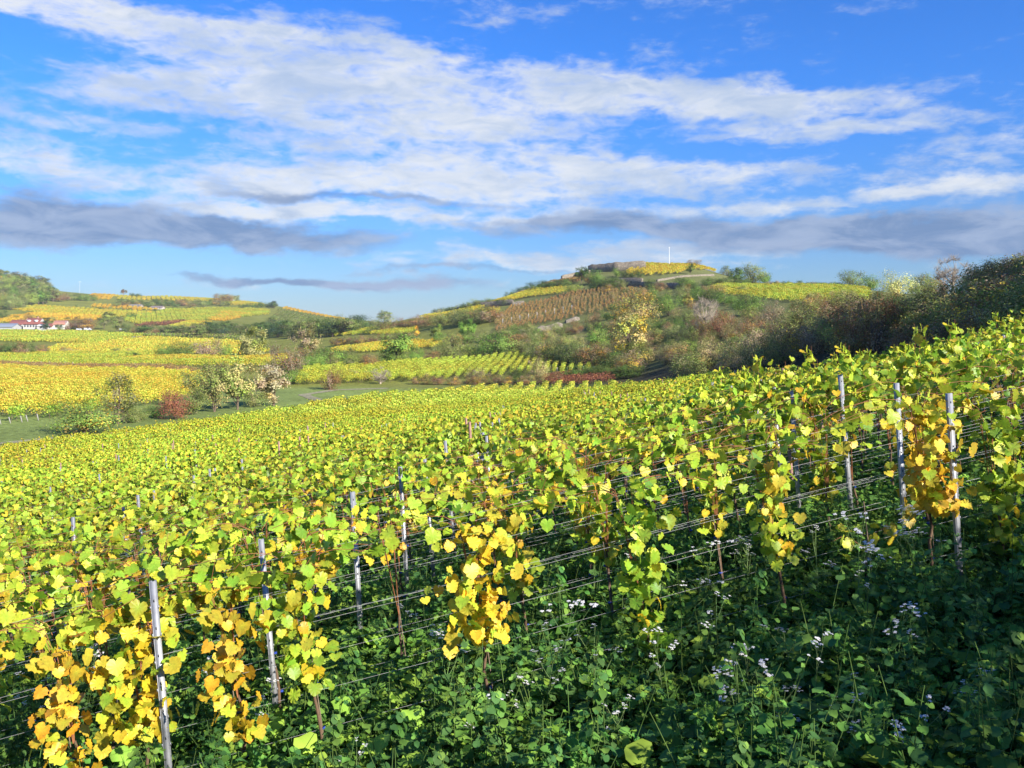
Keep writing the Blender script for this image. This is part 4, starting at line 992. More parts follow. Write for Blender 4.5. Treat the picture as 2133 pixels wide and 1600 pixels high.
# the row along the track in the valley
plant(175, 903, 82, 150, 'shrub', 'greenorange', "wide green and orange bush at the left, by the valley track", dmin=80)
plant(246, 884, 116, 84, 'airy', 'olive', "thin olive tree standing right of the wide green and orange bush", dmin=80)
plant(365, 873, 66, 72, 'shrub', 'red', "round dark red bush beside the track", dmin=80)
plant(400, 864, 62, 60, 'shrub', 'olive', "low olive bush just behind the round red bush", dmin=80)
plant(413, 850, 100, 80, 'airy', 'fruit', "loose yellow green tree between the red bush and the fruit trees", dmin=80)
plant(447, 858, 112, 82, 'airy', 'fruit', "small fruit tree with a bare grey trunk, left of its twin", dmin=80, name='fruit_tree', cat='tree')
plant(495, 853, 114, 92, 'tree', 'fruit', "full fruit tree with yellowing leaves right of the thin fruit tree", dmin=80, name='fruit_tree', cat='tree')
plant(571, 845, 84, 88, 'upright', 'cream', "cream white feathery bush right of the fruit trees", dmin=80)
plant(688, 812, 50, 54, 'twiggy', 'redbrown', "square brown clipped thicket beside the pale end of the track", dmin=80)
plant(595, 790, 78, 95, 'twiggy', 'twig', "grey brown leafless thicket behind the cream bush")
plant(526, 748, 68, 72, 'upright', 'pale', "tall pale yellow oval tree above the fruit trees", cat='tree', name='tree')
plant(640, 742, 66, 68, 'upright', 'straw', "tall straw coloured oval tree right of the pale yellow one", cat='tree', name='tree')
plant(465, 741, 30, 42, 'shrub', 'bright', "small round bright green bush left of the pale yellow oval tree")
plant(385, 743, 36, 60, 'shrub', 'dk', "dark green bush at the end of the vine rows")
plant(348, 741, 28, 52, 'shrub', 'green', "green bush left of the dark one at the end of the vine rows")
plant(432, 746, 44, 74, 'twiggy', 'twig', "pinkish brown twiggy bush beside the small bright green bush")
plant(690, 762, 46, 88, 'shrub', 'green', "broad green bush left of the tall bright green tree")
plant(655, 768, 40, 56, 'shrub', 'bright', "green bush next to the grey brown thicket")
plant(738, 770, 28, 50, 'shrub', 'olive', "low olive bush under the broad green bush")
plant(826, 761, 74, 82, 'tree', 'bright', "tall bright green tree in the middle of the valley", sink=.6)
plant(818, 762, 40, 66, 'shrub', 'green', "green undergrowth bush at the foot of the tall bright green tree")
plant(866, 757, 38, 38, 'shrub', 'bright', "small bright green bush touching the tall green tree")
plant(768, 768, 30, 52, 'shrub', 'redbrown', "reddish brown bush left of the tall bright green tree")
plant(900, 755, 30, 44, 'shrub', 'redbrown', "reddish bush between the tall green tree and the pale green bush")
plant(937, 752, 60, 62, 'shrub', 'olive', "pale grey green bush in front of the castle hill")
plant(975, 748, 36, 50, 'shrub', 'yg', "yellowish bush right of the pale grey green one")
plant(911, 712, 36, 34, 'upright', 'yg', "upright pale green bush at the foot of the hill")
plant(971, 706, 46, 42, 'upright', 'bright', "upright light green tree at the foot of the hill", cat='tree', name='tree')
plant(1036, 745, 62, 98, 'shrub', 'green', "large rounded green bush at the end of the middle vineyard")
plant(1083, 743, 36, 50, 'shrub', 'mix', "olive pink bush at the right side of the large rounded green bush")
plant(868, 702, 28, 18, 'cone', 'orange', "small bright orange conical tree", dmin=200)
plant(801, 670, 26, 36, 'tree', 'olive', "lone round tree on the skyline left of the castle hill", dmin=250)
plant(1072, 799, 38, 48, 'shrub', 'dk', "dark green bush in the brown hedge strip", dmin=150)
plant(1122, 799, 62, 52, 'twiggy', 'straw', "tall straw coloured bush in the hedge strip", dmin=150)
plant(990, 799, 36, 50, 'twiggy', 'twig', "grey pink bush in the middle of the hedge strip", dmin=150)
plant(792, 800, 34, 46, 'bare', 'twig', "small bare tree in the hedge strip", dmin=150)
plant(1248, 733, 60, 62, 'shrub', 'bright', "bright green round bush among the scrub below the castle hill", dmin=150)
plant(1308, 746, 104, 84, 'tree', 'gold', "tall golden yellow tree right of the bright green round bush", dmin=150, sink=1.0)
plant(1322, 745, 40, 60, 'shrub', 'yg', "yellow green bush at the foot of the golden tree", dmin=150)
plant(1326, 680, 78, 110, 'shrub', 'gold', "broad golden bush higher up the slope behind the golden tree", dmin=200)
plant(1282, 682, 56, 56, 'airy', 'green', "loose green tree left of the broad golden bush", dmin=200, cat='tree', name='tree')
plant(1393, 658, 50, 58, 'shrub', 'bright', "bright green bush right of the golden ones", dmin=200)
plant(1433, 640, 28, 26, 'upright', 'gold', "little golden orange tree below the wall of the castle hill", dmin=200, cat='tree', name='tree')
plant(1471, 706, 96, 66, 'bare', 'twig', "slender bare grey tree on the scrub slope", dmin=120)
plant(1502, 705, 60, 56, 'twiggy', 'red', "dark red leafless bush right of the bare grey tree", dmin=120)
plant(1560, 655, 46, 74, 'shrub', 'green', "grey green bush above the dark slope", dmin=120)
plant(1690, 650, 46, 56, 'shrub', 'olive', "olive bush on the slope under the plateau vineyard", dmin=90)
plant(1614, 690, 60, 100, 'twiggy', 'twig', "wide grey leafless thicket on the slope", dmin=90)
plant(1600, 725, 46, 60, 'shrub', 'yg', "yellow green bush catching the last sun below the grey thicket", dmin=90)
plant(1211, 590, 38, 32, 'tree', 'dk', "dark tree at the left corner of the castle wall", dmin=300)
plant(1240, 592, 34, 40, 'shrub', 'green', "light green bush under the castle wall", dmin=300)
plant(1225, 592, 24, 24, 'shrub', 'brownmix', "brown bush under the castle wall", dmin=300)
plant(1193, 611, 22, 46, 'shrub', 'yg', "yellow green bush left of the dark hedge under the castle", dmin=300)
plant(1284, 577, 22, 22, 'shrub', 'green', "small green bush in front of the castle wall corner", dmin=300)
for i, px in enumerate((1300, 1316, 1332)): plant(px, 578, 18, 22, 'shrub', 'dk', "clipped dark bush in the row right of the castle wall corner", "clipped dark bushes below the top vineyard", dmin=300)
plant(1438, 572, 24, 20, 'tree', 'dk', "small dark tree in front of the golden hilltop vineyard", dmin=300)
plant(1445, 552, 18, 34, 'bare', 'twig', "small bare tree on the hilltop skyline", dmin=400)
plant(1432, 552, 9, 20, 'shrub', 'olive', "low bush on the hilltop skyline", dmin=400)
plant(1532, 590, 42, 40, 'tree', 'dk', "dark tree at the left of the big hilltop bush group", dmin=320, sink=1.5)
plant(1567, 592, 46, 66, 'shrub', 'olive', "biggest bush of the group right of the hilltop vineyard", dmin=320)
plant(1592, 592, 30, 36, 'shrub', 'green', "rightmost bush of the hilltop bush group", dmin=320)
plant(1515, 575, 22, 40, 'twiggy', 'olive', "thin bush at the right end of the hilltop vineyard", dmin=320)
plant(1774, 602, 44, 62, 'shrub', 'olive', "olive bush on the skyline at the right end of the hedge", dmin=200)
plant(1813, 606, 38, 50, 'shrub', 'green', "green bush on the skyline right of the olive one", dmin=200)
plant(1866, 622, 58, 100, 'twiggy', 'pale', "pale leafy bush on the skyline left of the bare tree", dmin=100)
plant(1985, 584, 74, 84, 'bare', 'twig', "big bare tree on the skyline above the dark bank", dmin=80, seed=1)
plant(2045, 590, 44, 80, 'twiggy', 'redbrown', "reddish brown thicket right of the big bare tree", dmin=80)
plant(1925, 612, 48, 80, 'shrub', 'mix', "mixed olive bush under the big bare tree", dmin=80)

thicket([(560, 778), (800, 770), (790, 742), (600, 738)], 14, (3, 4.6), ['shrub', 'twiggy'], ['green', 'olive', 'mix', 'brownmix', 'yg'], "mixed green bush in the clump behind the cream bush", "mixed bushes in the middle of the valley", 100)
thicket([(1000, 745), (1100, 742), (1100, 705), (900, 705), (880, 735)], 16, (3, 5), ['shrub'], ['olive', 'mix', 'brownmix', 'green'], "olive bush behind the large rounded green bush", "bushes between the middle vineyard and the hill", 200)
thicket([(1210, 600), (1250, 600), (1280, 640), (1420, 640), (1560, 640), (1560, 612), (1420, 606), (1350, 604)], 26, (3, 5), ['shrub', 'twiggy'], ['dk', 'green', 'olive', 'brownmix', 'mix'], "bush on the steep bank just under the castle hill top", "bushes under the hilltop", 230, mind=12)
plant(530, 848, 50, 60, 'shrub', 'olive', "low olive bush between the full fruit tree and the cream bush", dmin=80)
plant(612, 800, 36, 60, 'shrub', 'green', "green bush at the bend of the track", dmin=80)
# hedges and belts, every bush its own
def belt(pts, n, hm, pals, label, group, forms=('shrub',), dmin=60, wf=1.4, jit=3):
    p = np.array(pts, float); s = np.concatenate([[0], np.cumsum(np.linalg.norm(np.diff(p, axis=0), axis=1))])
    for i in range(n):
        t = s[-1] * (i + .5 + rnd.uniform(-.3, .3)) / n; px, py = np.interp(t, s, p[:, 0]), np.interp(t, s, p[:, 1]) + rnd.uniform(-jit, jit) * .5
        g = hit(px, py, dmin); h = rnd.uniform(*hm); plant_at(g[0], g[1], h, h * wf * rnd.uniform(.85, 1.25), rnd.choice(forms), rnd.choice(pals), label, group, name='tree' if label.count('tree') else 'hedge_bush' if 'hedge' in label else 'shrub', cat='tree' if label.count('tree') else 'hedge bush' if 'hedge' in label else 'shrub')


belt([(265, 884), (330, 868)], 3, (1.6, 2.4), ['olive', 'green'], "low olive bush between the thin olive tree and the red bush", "low bushes by the track", dmin=80)
belt([(905, 652), (1060, 634)], 15, (3.2, 4.6), ['dk', 'olive'], "dark bush in the hedge on the lowest castle terrace", "dark hedge on the lowest castle terrace", dmin=300)
belt([(1058, 612), (1185, 598)], 13, (3.6, 5.0), ['dk', 'blue'], "dark bush in the hedge on the upper castle terrace", "dark hedge on the upper castle terrace", dmin=300)
belt([(1236, 604), (1290, 600)], 7, (4, 5.2), ['dk'], "dark bush below the castle wall", "dark bushes below the castle wall", dmin=300)
belt([(1465, 594), (1560, 596)], 11, (2.6, 3.6), ['dk', 'olive'], "low clipped dark bush in the hedge below the hilltop vineyard", "low hedge below the hilltop vineyard", dmin=260)
belt([(1415, 596), (1450, 608)], 4, (4, 5), ['green', 'dk'], "dark green bush above the brown slope", "bushes above the brown slope", dmin=220)
belt([(1598, 597), (1750, 601)], 17, (2.2, 2.9), ['brownmix', 'dk'], "low dark bush in the straight hedge on the plateau skyline", "straight hedge on the plateau skyline", dmin=200)
belt([(1450, 625), (1560, 640)], 7, (3, 4.4), ['dk', 'green'], "dark green bush under the plateau vineyard", "dark bushes under the plateau vineyard", dmin=150)
belt([(690, 722), (870, 712)], 15, (3.4, 4.6), ['redbrown', 'brownmix', 'olive'], "reddish brown bush in the hedge between two yellow strips", "reddish hedge between the yellow strips", dmin=200)
belt([(780, 694), (900, 680), (1030, 672)], 16, (5, 7.5), ['brownmix', 'mix', 'olive', 'redbrown'], "brown olive bush at the left foot of the castle hill", "bushes at the foot of the castle hill", dmin=220)
belt([(860, 800), (960, 802), (1180, 800)], 15, (1.6, 2.6), ['redbrown', 'brownmix'], "reddish brown bush in the low hedge before the middle vineyard", "low brown hedge before the middle vineyard", dmin=155)
belt([(1190, 792), (1330, 786)], 9, (2.4, 3.6), ['dk', 'green'], "dark green bush in the hedge right of the middle vineyard", "dark hedge right of the middle vineyard", dmin=130)
thicket([(700, 785), (1000, 768), (1000, 745), (700, 765)], 0, (2, 3), ['shrub'], ['olive'], "", "")
belt([(720, 790), (780, 792)], 4, (1.6, 2.4), ['straw', 'olive'], "pale low bush left of the small bare tree", "pale low bushes in the valley", dmin=150)
belt([(1100, 745), (1160, 760), (1240, 768), (1330, 778)], 13, (4, 6), ['brownmix', 'olive', 'dk'], "dark bush in the hollow behind the middle vineyard", "dark bushes in the hollow", dmin=170)
thicket([(1085, 735), (1150, 690), (1260, 655), (1290, 700), (1480, 640), (1480, 740), (1380, 770), (1240, 755)], 84, (2.6, 4.8), ['shrub', 'twiggy', 'shrub'], ['redbrown', 'olive', 'brownmix', 'mix', 'green', 'straw', 'fruit'], "brown and olive scrub bush on the rough ground below the castle hill", "scrub below the castle hill", 170, mind=11)
thicket([(1040, 700), (1120, 685), (1120, 735), (1000, 735)], 18, (3, 5), ['shrub'], ['redbrown', 'olive', 'mix', 'green'], "brown scrub bush left of the pale rock walls", "scrub left of the pale walls", 200, mind=11)
# the bank on the right
thicket([(1345, 792), (1430, 720), (1500, 668), (1640, 650), (1800, 628), (1830, 700), (1900, 735), (1700, 765), (1500, 790)], 66, (2.8, 4.4), ['shrub', 'twiggy', 'shrub'], ['brownmix', 'olive', 'mix', 'straw', 'twig', 'redbrown', 'fruit'], "tangled scrub bush on the half shaded slope in the right of the valley", "scrub on the half shaded slope", 62, mind=16)
thicket([(1800, 690), (1830, 625), (1960, 605), (2133, 570), (2300, 560), (2300, 700), (2133, 735), (1930, 760)], 52, (2.2, 3.2), ['shrub', 'twiggy', 'shrub'], ['brownmix', 'olive', 'redbrown', 'olive', 'mix'], "dark shaded bush on the steep bank at the right edge", "dark bushes on the right bank", 30, mind=24)
belt([(2060, 590), (2133, 574), (2260, 556)], 7, (2.8, 3.6), ['brownmix', 'olive', 'mix'], "tall dark bush on top of the right bank", "tall bushes topping the right bank", dmin=50)

# far woods
belt([(405, 700), (470, 697), (560, 700), (640, 702), (735, 700)], 26, (7, 10), ['dk', 'blue', 'dk', 'olive'], "dark green tree in the wood between the far fields", "trees of the dark wood between the far fields", forms=('shrub', 'tree'), dmin=380, jit=8)
belt([(560, 690), (690, 692), (760, 690)], 14, (7, 10), ['dk', 'blue', 'olive'], "dark tree at the back of the far wood", "trees at the back of the far wood", forms=('shrub',), dmin=400, jit=6)
belt([(285, 697), (420, 698)], 14, (5, 7.5), ['brownmix', 'olive', 'dk'], "brown green tree in the belt right of the farmhouse", "tree belt right of the farmhouse", dmin=450, forms=('shrub', 'tree'))
belt([(0, 741), (45, 742), (92, 738)], 8, (4.2, 6), ['brownmix', 'dk', 'redbrown'], "dark bush in the hedge at the left edge among yellow fields", "dark hedge at the left edge", dmin=250)
for px, h in ((135, 18), (160, 12), (240, 15), (268, 13)): plant(px, 738, h, h * 1.9, 'shrub', 'straw' if h != 15 else 'olive', "small grey olive bush standing alone in the yellow fields", "lone bushes in the yellow fields", dmin=250)
belt([(240, 640), (330, 636), (480, 640)], 24, (6, 9), ['olive', 'brownmix', 'dk', 'mix'], "small bush in the belt along the upper part of the far hill", "bushes along the far hill", dmin=800, jit=7)
belt([(105, 628), (200, 626)], 8, (7, 11), ['olive', 'green', 'redbrown'], "bush at the right edge of the hillside wood", "bushes beside the hillside wood", dmin=800)
belt([(500, 644), (570, 641)], 7, (6, 8), ['dk'], "dark bush in the row near the end of the far crest", "dark row near the end of the far crest", dmin=900)
plant(571, 643, 17, 19, 'tree', 'dk', "round dark tree at the right end of the far crest", dmin=900)
plant(258, 616, 14, 14, 'tree', 'brownmix', "brown tree alone on the far crest", dmin=900)
belt([(272, 618), (292, 619)], 3, (5, 6), ['dk'], "low dark bush beside the lone brown tree on the far crest", "low dark bushes on the far crest", dmin=900)
belt([(452, 628), (495, 629)], 6, (8, 12), ['olive', 'yg', 'brownmix'], "tree round the white house on the far crest", "trees round the white crest house", dmin=900, forms=('tree', 'shrub'))
thicket([(-60, 648), (60, 645), (115, 628), (96, 604), (40, 582), (-60, 575)], 74, (11, 16), ['shrub', 'tree', 'shrub'], ['olive', 'green', 'olive', 'yg', 'green', 'brownmix'], "autumn tree of the wood covering the hill at the left edge", "trees of the hillside wood", 780, 1.05, 7)
belt([(0, 575), (50, 582), (100, 602)], 9, (13, 17), ['brownmix', 'olive', 'mix'], "brown tree on the crest of the wooded hill", "trees on the wooded hilltop", dmin=850, forms=('tree', 'shrub'), jit=3)
belt([(0, 662), (120, 668), (220, 669)], 9, (2.5, 4), ['olive', 'dk'], "low bush added as a shadow line along the field edge above the farm", "low bushes added as a shadow line along the field edge above the farm", dmin=620)  # this belt and those below: low bushes standing in for field-edge shadow
belt([(110, 640), (200, 643), (330, 649)], 10, (2.5, 4), ['olive', 'dk'], "low bush added as a shadow line along the gold field on the far hill", "low bushes added as a shadow line along the gold field", dmin=750)
belt([(200, 745), (320, 746), (420, 743)], 9, (1.6, 2.6), ['dk', 'olive'], "low dark bush added as a shadow line along the yellow strip in the valley", "low dark bushes added as a shadow line along the yellow strip", dmin=260)
# round the farm
plant(96, 688, 34, 26, 'cone', 'blue', "big dark evergreen beside the red roofed farmhouse", dmin=560, sink=.5)
plant(60, 678, 26, 34, 'shrub', 'redbrown', "dark red tree behind the farmhouse roof", dmin=610, name='tree', cat='tree')
plant(115, 680, 20, 14, 'tree', 'gold', "yellow tree right of the dark evergreen", dmin=610)
plant(124, 688, 14, 18, 'shrub', 'dk', "dark green bush before the small farm building", dmin=560)
plant(140, 688, 12, 13, 'shrub', 'redbrown', "purple bush before the small farm building", dmin=560)
plant(5, 664, 22, 24, 'shrub', 'dk', "dark round tree at the left edge above the farm", dmin=620, name='tree', cat='tree')
belt([(150, 686), (190, 686)], 5, (7, 9), ['brownmix', 'redbrown'], "brown tree right of the farm", "brown trees right of the farm", dmin=570)
plant(217, 686, 30, 24, 'tree', 'olive', "tall green tree right of the brown farm trees", dmin=570)
plant(226, 672, 24, 30, 'tree', 'yg', "pale green tree behind the tall green one", dmin=640)
plant(244, 692, 34, 34, 'tree', 'olive', "broad olive tree near the end of the farm track", dmin=570)
plant(262, 692, 20, 24, 'shrub', 'dk', "dark bush beside the broad olive tree", dmin=570)
plant(273, 663, 14, 24, 'shrub', 'green', "green bush alone on the far slope", dmin=650)

# off to the right and behind: unseen hedges and trees, added to block light
for i, (x, y, h) in enumerate([(8.9, 7.6, 1.9), (8.4, 6.2, 2.2), (8.1, 4.8, 2.5), (8.2, 3.3, 2.9), (7.9, 1.9, 3.2), (8.1, 0.6, 2.8), (7.9, -.9, 2.6), (8.2, -2.4, 2.9), (7.8, -4.0, 3.7), (8.2, -5.8, 5.6), (7.6, -7.8, 6.4), (7.9, -10, 6.6), (9.6, 1.2, 2.6), (9.8, -1.8, 2.6), (9.8, -5, 4.4), (9.4, 3.6, 2.6), (6.3, -9, 6.0), (4.5, -11, 6.2)]):  # out of view, placed and sized so their shadow covers the near weeds
    plant_at(x, y, h, 2.9 + .15 * h, 'shrub', ('dk', 'green', 'olive')[i % 3], "bush of an unseen hedge next to the photographer, placed to shade the foreground", "unseen shading hedge beside the photographer", seed=i % 3)
for i in range(8):  # bushes added behind the camera to cut the sky light
    plant_at(-11 + i * 2.1, -4.6 - (i % 2), 3.9 + .3 * (i % 3), 3.6, 'shrub', ('dk', 'green', 'olive')[i % 3], "bush added behind the photographer to dim the sky light, outside the picture", "added hedge behind the photographer", seed=i % 3)
for i in range(21):  # tree row added out of view to cast shade on the bank
    y = 20 + i * 2.3; x = 15 + .70 * y + (i % 3) * 4 + rnd.uniform(-1.5, 1.5); plant_at(x, y, rnd.uniform(9, 12.5) * (.6 + .4 * min(1, (y - 15) / 25)), rnd.uniform(8, 10), ('shrub', 'tree')[i % 2], ('olive', 'brownmix', 'dk')[i % 3], "tree added on the unseen ridge at right to shade the bank", "trees added on the unseen ridge to the right")

# ------------------------------------------------------------------ fields
field("big yellow vineyard block across the left of the valley", [(-90, 884), (95, 868), (240, 854), (400, 838), (430, 788), (0, 769), (-90, 768)], 900, 2.3, 'yellow', 0, 90)
field("greener front rows of the big yellow vineyard block", [(-90, 891), (95, 875), (240, 860), (240, 855), (95, 869), (-90, 885)], 900, 2.3, 'green', 0, 90)
field("rust red strip of vines behind the big yellow block", [(-90, 767), (0, 767.5), (430, 787), (430, 782), (240, 769), (0, 761), (-90, 760)], 1e5, 2.6, 'rust', 0, 180)
field("green vineyard strip with white end posts", [(-60, 757), (210, 765), (600, 765), (600, 760), (420, 757), (200, 752), (-60, 749)], 1500, 3.2, 'yg', 1, 200)
field("yellow vineyard strip left of the pale oval tree", [(240, 755), (600, 757), (600, 745), (400, 746), (260, 751)], 1500, 3.2, 'yellow', 1, 200)
field("narrow green vineyard strip beyond the posts", [(-60, 747), (200, 750), (330, 743), (330, 738), (150, 738), (-60, 741)], 1e5, 3.4, 'yg', 1, 250)
field("wide yellow vineyard below the farmhouse", [(-60, 712), (110, 713), (200, 716), (262, 706), (290, 700), (200, 694), (-60, 690)], 3000, 3.6, 'yg', 2, 380)
field("yellow vineyard right of the farm road", [(120, 737), (320, 737), (560, 735), (470, 712), (300, 706), (215, 718), (120, 722)], 3000, 3.0, 'yellow', 2, 330)
field("green strip beyond the farm road", [(270, 699), (430, 705), (520, 706), (520, 702), (430, 699), (290, 696)], 3000, 3.6, 'olive', 2, 450)
field("yellow field on the lower part of the far hill", [(30, 645), (75, 637), (150, 642), (290, 650), (320, 650), (282, 661), (150, 659), (80, 652)], 300, 4.2, 'yellow', 2, 650)
field("gold field beside the upper bushes on the far hill", [(185, 640), (192, 634), (250, 637), (335, 646), (280, 647)], 300, 4.8, 'gold', 2, 750)
field("green yellow field in the middle of the far hill", [(255, 664), (350, 645), (400, 644), (560, 646), (560, 655), (480, 664), (300, 677), (262, 670)], 300, 4.2, 'yg', 2, 600)
field("orange gold field above the farmhouse", [(0, 672), (10, 662), (80, 652), (205, 660), (220, 668), (110, 670)], 3000, 4.2, 'gold', 2, 600)
field("red brown strip of vines in the middle of the far hill", [(292, 680), (310, 674), (385, 668), (395, 670), (350, 678)], 3000, 3.6, 'redbrown', 2, 600)
field("small yellow field right of the red brown strip", [(350, 681), (392, 671), (440, 672), (420, 690)], 1000, 3.6, 'yellow', 2, 550)
field("brown gold field on the right of the far hill", [(430, 666), (470, 650), (520, 655), (470, 670)], 1000, 4.2, 'gold', 2, 600)
field("gold field just under the far crest", [(190, 624), (236, 624), (240, 615), (192, 613)], 300, 5.4, 'gold', 2, 900)
field("long yellow green strip along the far crest", [(240, 624), (460, 630), (460, 624), (300, 619), (242, 616)], 300, 5.4, 'yellow', 2, 900)
field("yellow field near the end of the far crest", [(470, 636), (555, 640), (545, 632), (472, 629)], 300, 5.4, 'yellow', 2, 900)
field("olive rows on the slope falling right from the far crest", [(585, 644), (720, 668), (690, 690), (560, 665)], 700, 4.8, 'olive', 2, 650)
field("gold edge of the slope falling right from the far crest", [(585, 644), (720, 668), (722, 665), (590, 640)], 700, 4.8, 'gold', 2, 800)
field("green yellow vineyard left of the orange tree", [(685, 702), (862, 695), (862, 687), (760, 689), (680, 698)], 3000, 2.8, 'yg', 1, 250)
field("yellow strip below the reddish hedge", [(690, 737), (922, 724), (922, 714), (800, 718), (700, 729)], 3000, 2.6, 'yellow', 1, 220)
field("bright vineyard in the middle of the valley in front of the castle hill", [(620, 803), (800, 796), (1000, 790), (1090, 783), (1235, 781), (1245, 766), (1190, 753), (1090, 745), (900, 757), (720, 768), (630, 776)], 1250, 1.9, 'brightyg', 0, 160)
field("dark red brown vines behind the comb of row ends", [(1130, 806), (1290, 798), (1280, 780), (1150, 786)], 3000, 2.0, 'redbrown', 0, 130, 0.8)
field("brown autumn vineyard on the slope of the castle hill", [(1035, 693), (1130, 676), (1230, 655), (1290, 645), (1360, 625), (1350, 604), (1270, 603), (1185, 613), (1065, 642), (1030, 665)], 1260, 1.5, 'rust', 3, 220)
field("gold rows on the lowest terrace of the castle hill", [(880, 664), (1030, 657), (1032, 649), (900, 655)], 1e5, 2.6, 'yellow', 1, 300)
field("yellow rows on the middle terrace of the castle hill", [(940, 641), (1060, 628), (1180, 610), (1180, 603), (1070, 614), (945, 633)], 1e5, 2.8, 'yellow', 1, 320)
field("orange rows on the upper terrace of the castle hill", [(1070, 608), (1180, 595), (1212, 588), (1205, 582), (1075, 602)], 1e5, 2.8, 'rust', 1, 340)
field("golden vineyard on top of the castle hill", [(1305, 575), (1400, 573), (1502, 570), (1502, 556), (1400, 551), (1310, 553)], 1800, 2.8, 'yellow', 1, 350)
field("yellow vineyard on the plateau below the skyline hedge", [(1475, 608), (1600, 624), (1805, 630), (1805, 606), (1640, 598), (1490, 598)], 3000, 2.8, 'yg', 1, 180)

# far trellis posts standing white at the ends of the fields
fp = MD(); box(fp, (-.05, -.05, -.2), (.05, .05, 1), (.33, .31, .28)); FPM = fp.mesh("field_post", [M_PLAIN])
def field_posts(pts, hpx, label, group, dmin=60, lean=0.0, wpx=1.4):
    for px, py in pts:
        g = hit(px, py, dmin); o = bpy.data.objects.new("field_post", FPM); COL.objects.link(o); o.location = g
        h = hpx * g[1] / F; w = wpx * g[1] / F / .1; o.scale = (w, w, h); o.rotation_euler = (0, lean + rnd.uniform(-.05, .05), 0); tag(o, label, "post", group)
field_posts([(4 + 8.2 * i, 761 + .012 * 8.2 * i) for i in range(24)], 9, "white post at the end of the rows in the green strip", "white posts of the green strip", 180)
field_posts([(2, 884), (22, 882), (46, 880), (58, 878), (80, 876)], 14, "pale leaning end post before the big yellow vineyard", "end posts of the big yellow vineyard", 85, -.25, 1.5)
field_posts([(1047 + 18 * i, 677 - 3.6 * i) for i in range(9)], 13, "pale end post along the lower edge of the brown castle hill vineyard", "end posts of the brown hill vineyard", 220)
field_posts([(1160 + 11 * i, 778 - 0.4 * i) for i in range(8)], 13, "pale end post at the right end of the middle vineyard", "end posts of the middle vineyard", 160, 0, 1.2)
field_posts([(925 + 12 * i, 652 - 1.6 * i) for i in range(10)], 9, "pale end post on the terrace rows of the castle hill", "end posts of the terraces", 300)

# ------------------------------------------------------------------ walls
def wall(pts, hpx, mat, label, dmin, thick=0.6, rough=0.12, name="stone_wall", flat=False):
    B = [hit(px, py, dmin) for px, py in pts]; P = []
    if rough > .3:
        dm = np.mean([b[1] for b in B]); B = [np.array([(px - CX) / F * (dm + 2 * i), dm + 2 * i, gz((px - CX) / F * (dm + 2 * i), dm + 2 * i)]) for i, (px, py) in enumerate(pts)]
    for a, b in zip(B[:-1], B[1:]):
        n = max(2, int(np.linalg.norm(b - a) / 1.2)); P += [a + (b - a) * i / n for i in range(n)]
    P.append(B[-1]); P = np.array(P); d = P[:, 1].mean(); h = hpx * d / F; r = np.random.default_rng(int(d * 10))
    t = np.gradient(P[:, :2], axis=0); t /= np.linalg.norm(t, axis=1)[:, None]; nx = np.column_stack([-t[:, 1], t[:, 0]]); o = P[0].copy()
    hh = h * np.clip(1 + r.normal(0, min(rough, .3) * .22, len(P)), .7, 1.2); hh[0] *= 1 - min(rough, .25); hh[-1] *= 1 - min(rough, .35)
    ring = []
    for s, z in ((-.5, -0.8), (-.42, 1), (.42, 1), (.5, -0.8)):
        q = P.copy(); q[:, :2] += nx * s * thick; q[:, 2] += (hh if z == 1 else z); ring.append(q - o)
    V = np.stack(ring, 1).reshape(-1, 3); n = len(P); i = np.arange(n - 1)[:, None] * 4; j = np.arange(4)[None]; j2 = (j + 1) % 4
    md = MD(); md.add(V, np.stack([i + j, i + 4 + j, i + 4 + j2, i + j2], -1).reshape(-1, 4)[:, ::-1]); md.add(V[:4], [(3, 2, 1, 0)]); md.add(V[-4:], [(0, 1, 2, 3)])
    w = md.build(name, mat); w.location = o; return tag(w, label, "wall")


wall([(1226, 571), (1283, 566), (1345, 562)], 19, M_STONE, "tall stone wall of the ruined fort at the very top of the hill", 380, 1.2)
wall([(1170, 583), (1200, 576), (1228, 571)], 9, M_STONE, "low wall running down left from the fort wall", 380, 1.0)
wall([(1287, 597), (1338, 597)], 18, M_STONE, "dark retaining wall below the clipped bushes", 300, 1.0)
wall([(1338, 597), (1380, 600), (1425, 601)], 11, M_STONE, "low dark retaining wall continuing to the right of the tall one", 280, 1.0)
wall([(1368, 587), (1420, 578), (1486, 575)], 4.5, M_PALESTONE, "pale sunlit stone wall under the golden hilltop vineyard", 300, 1.0)
wall([(930, 649), (1000, 642), (1069, 635)], 11, M_STONE, "dark terrace wall behind the lowest gold rows", 320, .8)
wall([(1069, 638), (1092, 634)], 9, M_PALESTONE, "pale corner piece of the terrace wall", 310, .8)
wall([(1058, 611), (1105, 604)], 8, M_STONE, "short dark wall at the left end of the upper terrace", 340, .8)
wall([(1064, 698), (1096, 700)], 10, M_PALESTONE, "small pale ruined wall, left of the bigger pale one", 220, 1.4, .5)
wall([(1118, 694), (1145, 688), (1170, 686)], 12, M_PALESTONE, "big pale ruined wall on the slope", 220, 1.6, .5)
wall([(1178, 674), (1206, 668)], 8, M_PALESTONE, "pale broken wall with dark gaps, right of the big pale ruin", 220, 1.4, .6)
wall([(1430, 606), (1500, 611)], 5, M_PALESTONE, "thin pale wall along the left end of the plateau vineyard", 230, .8)

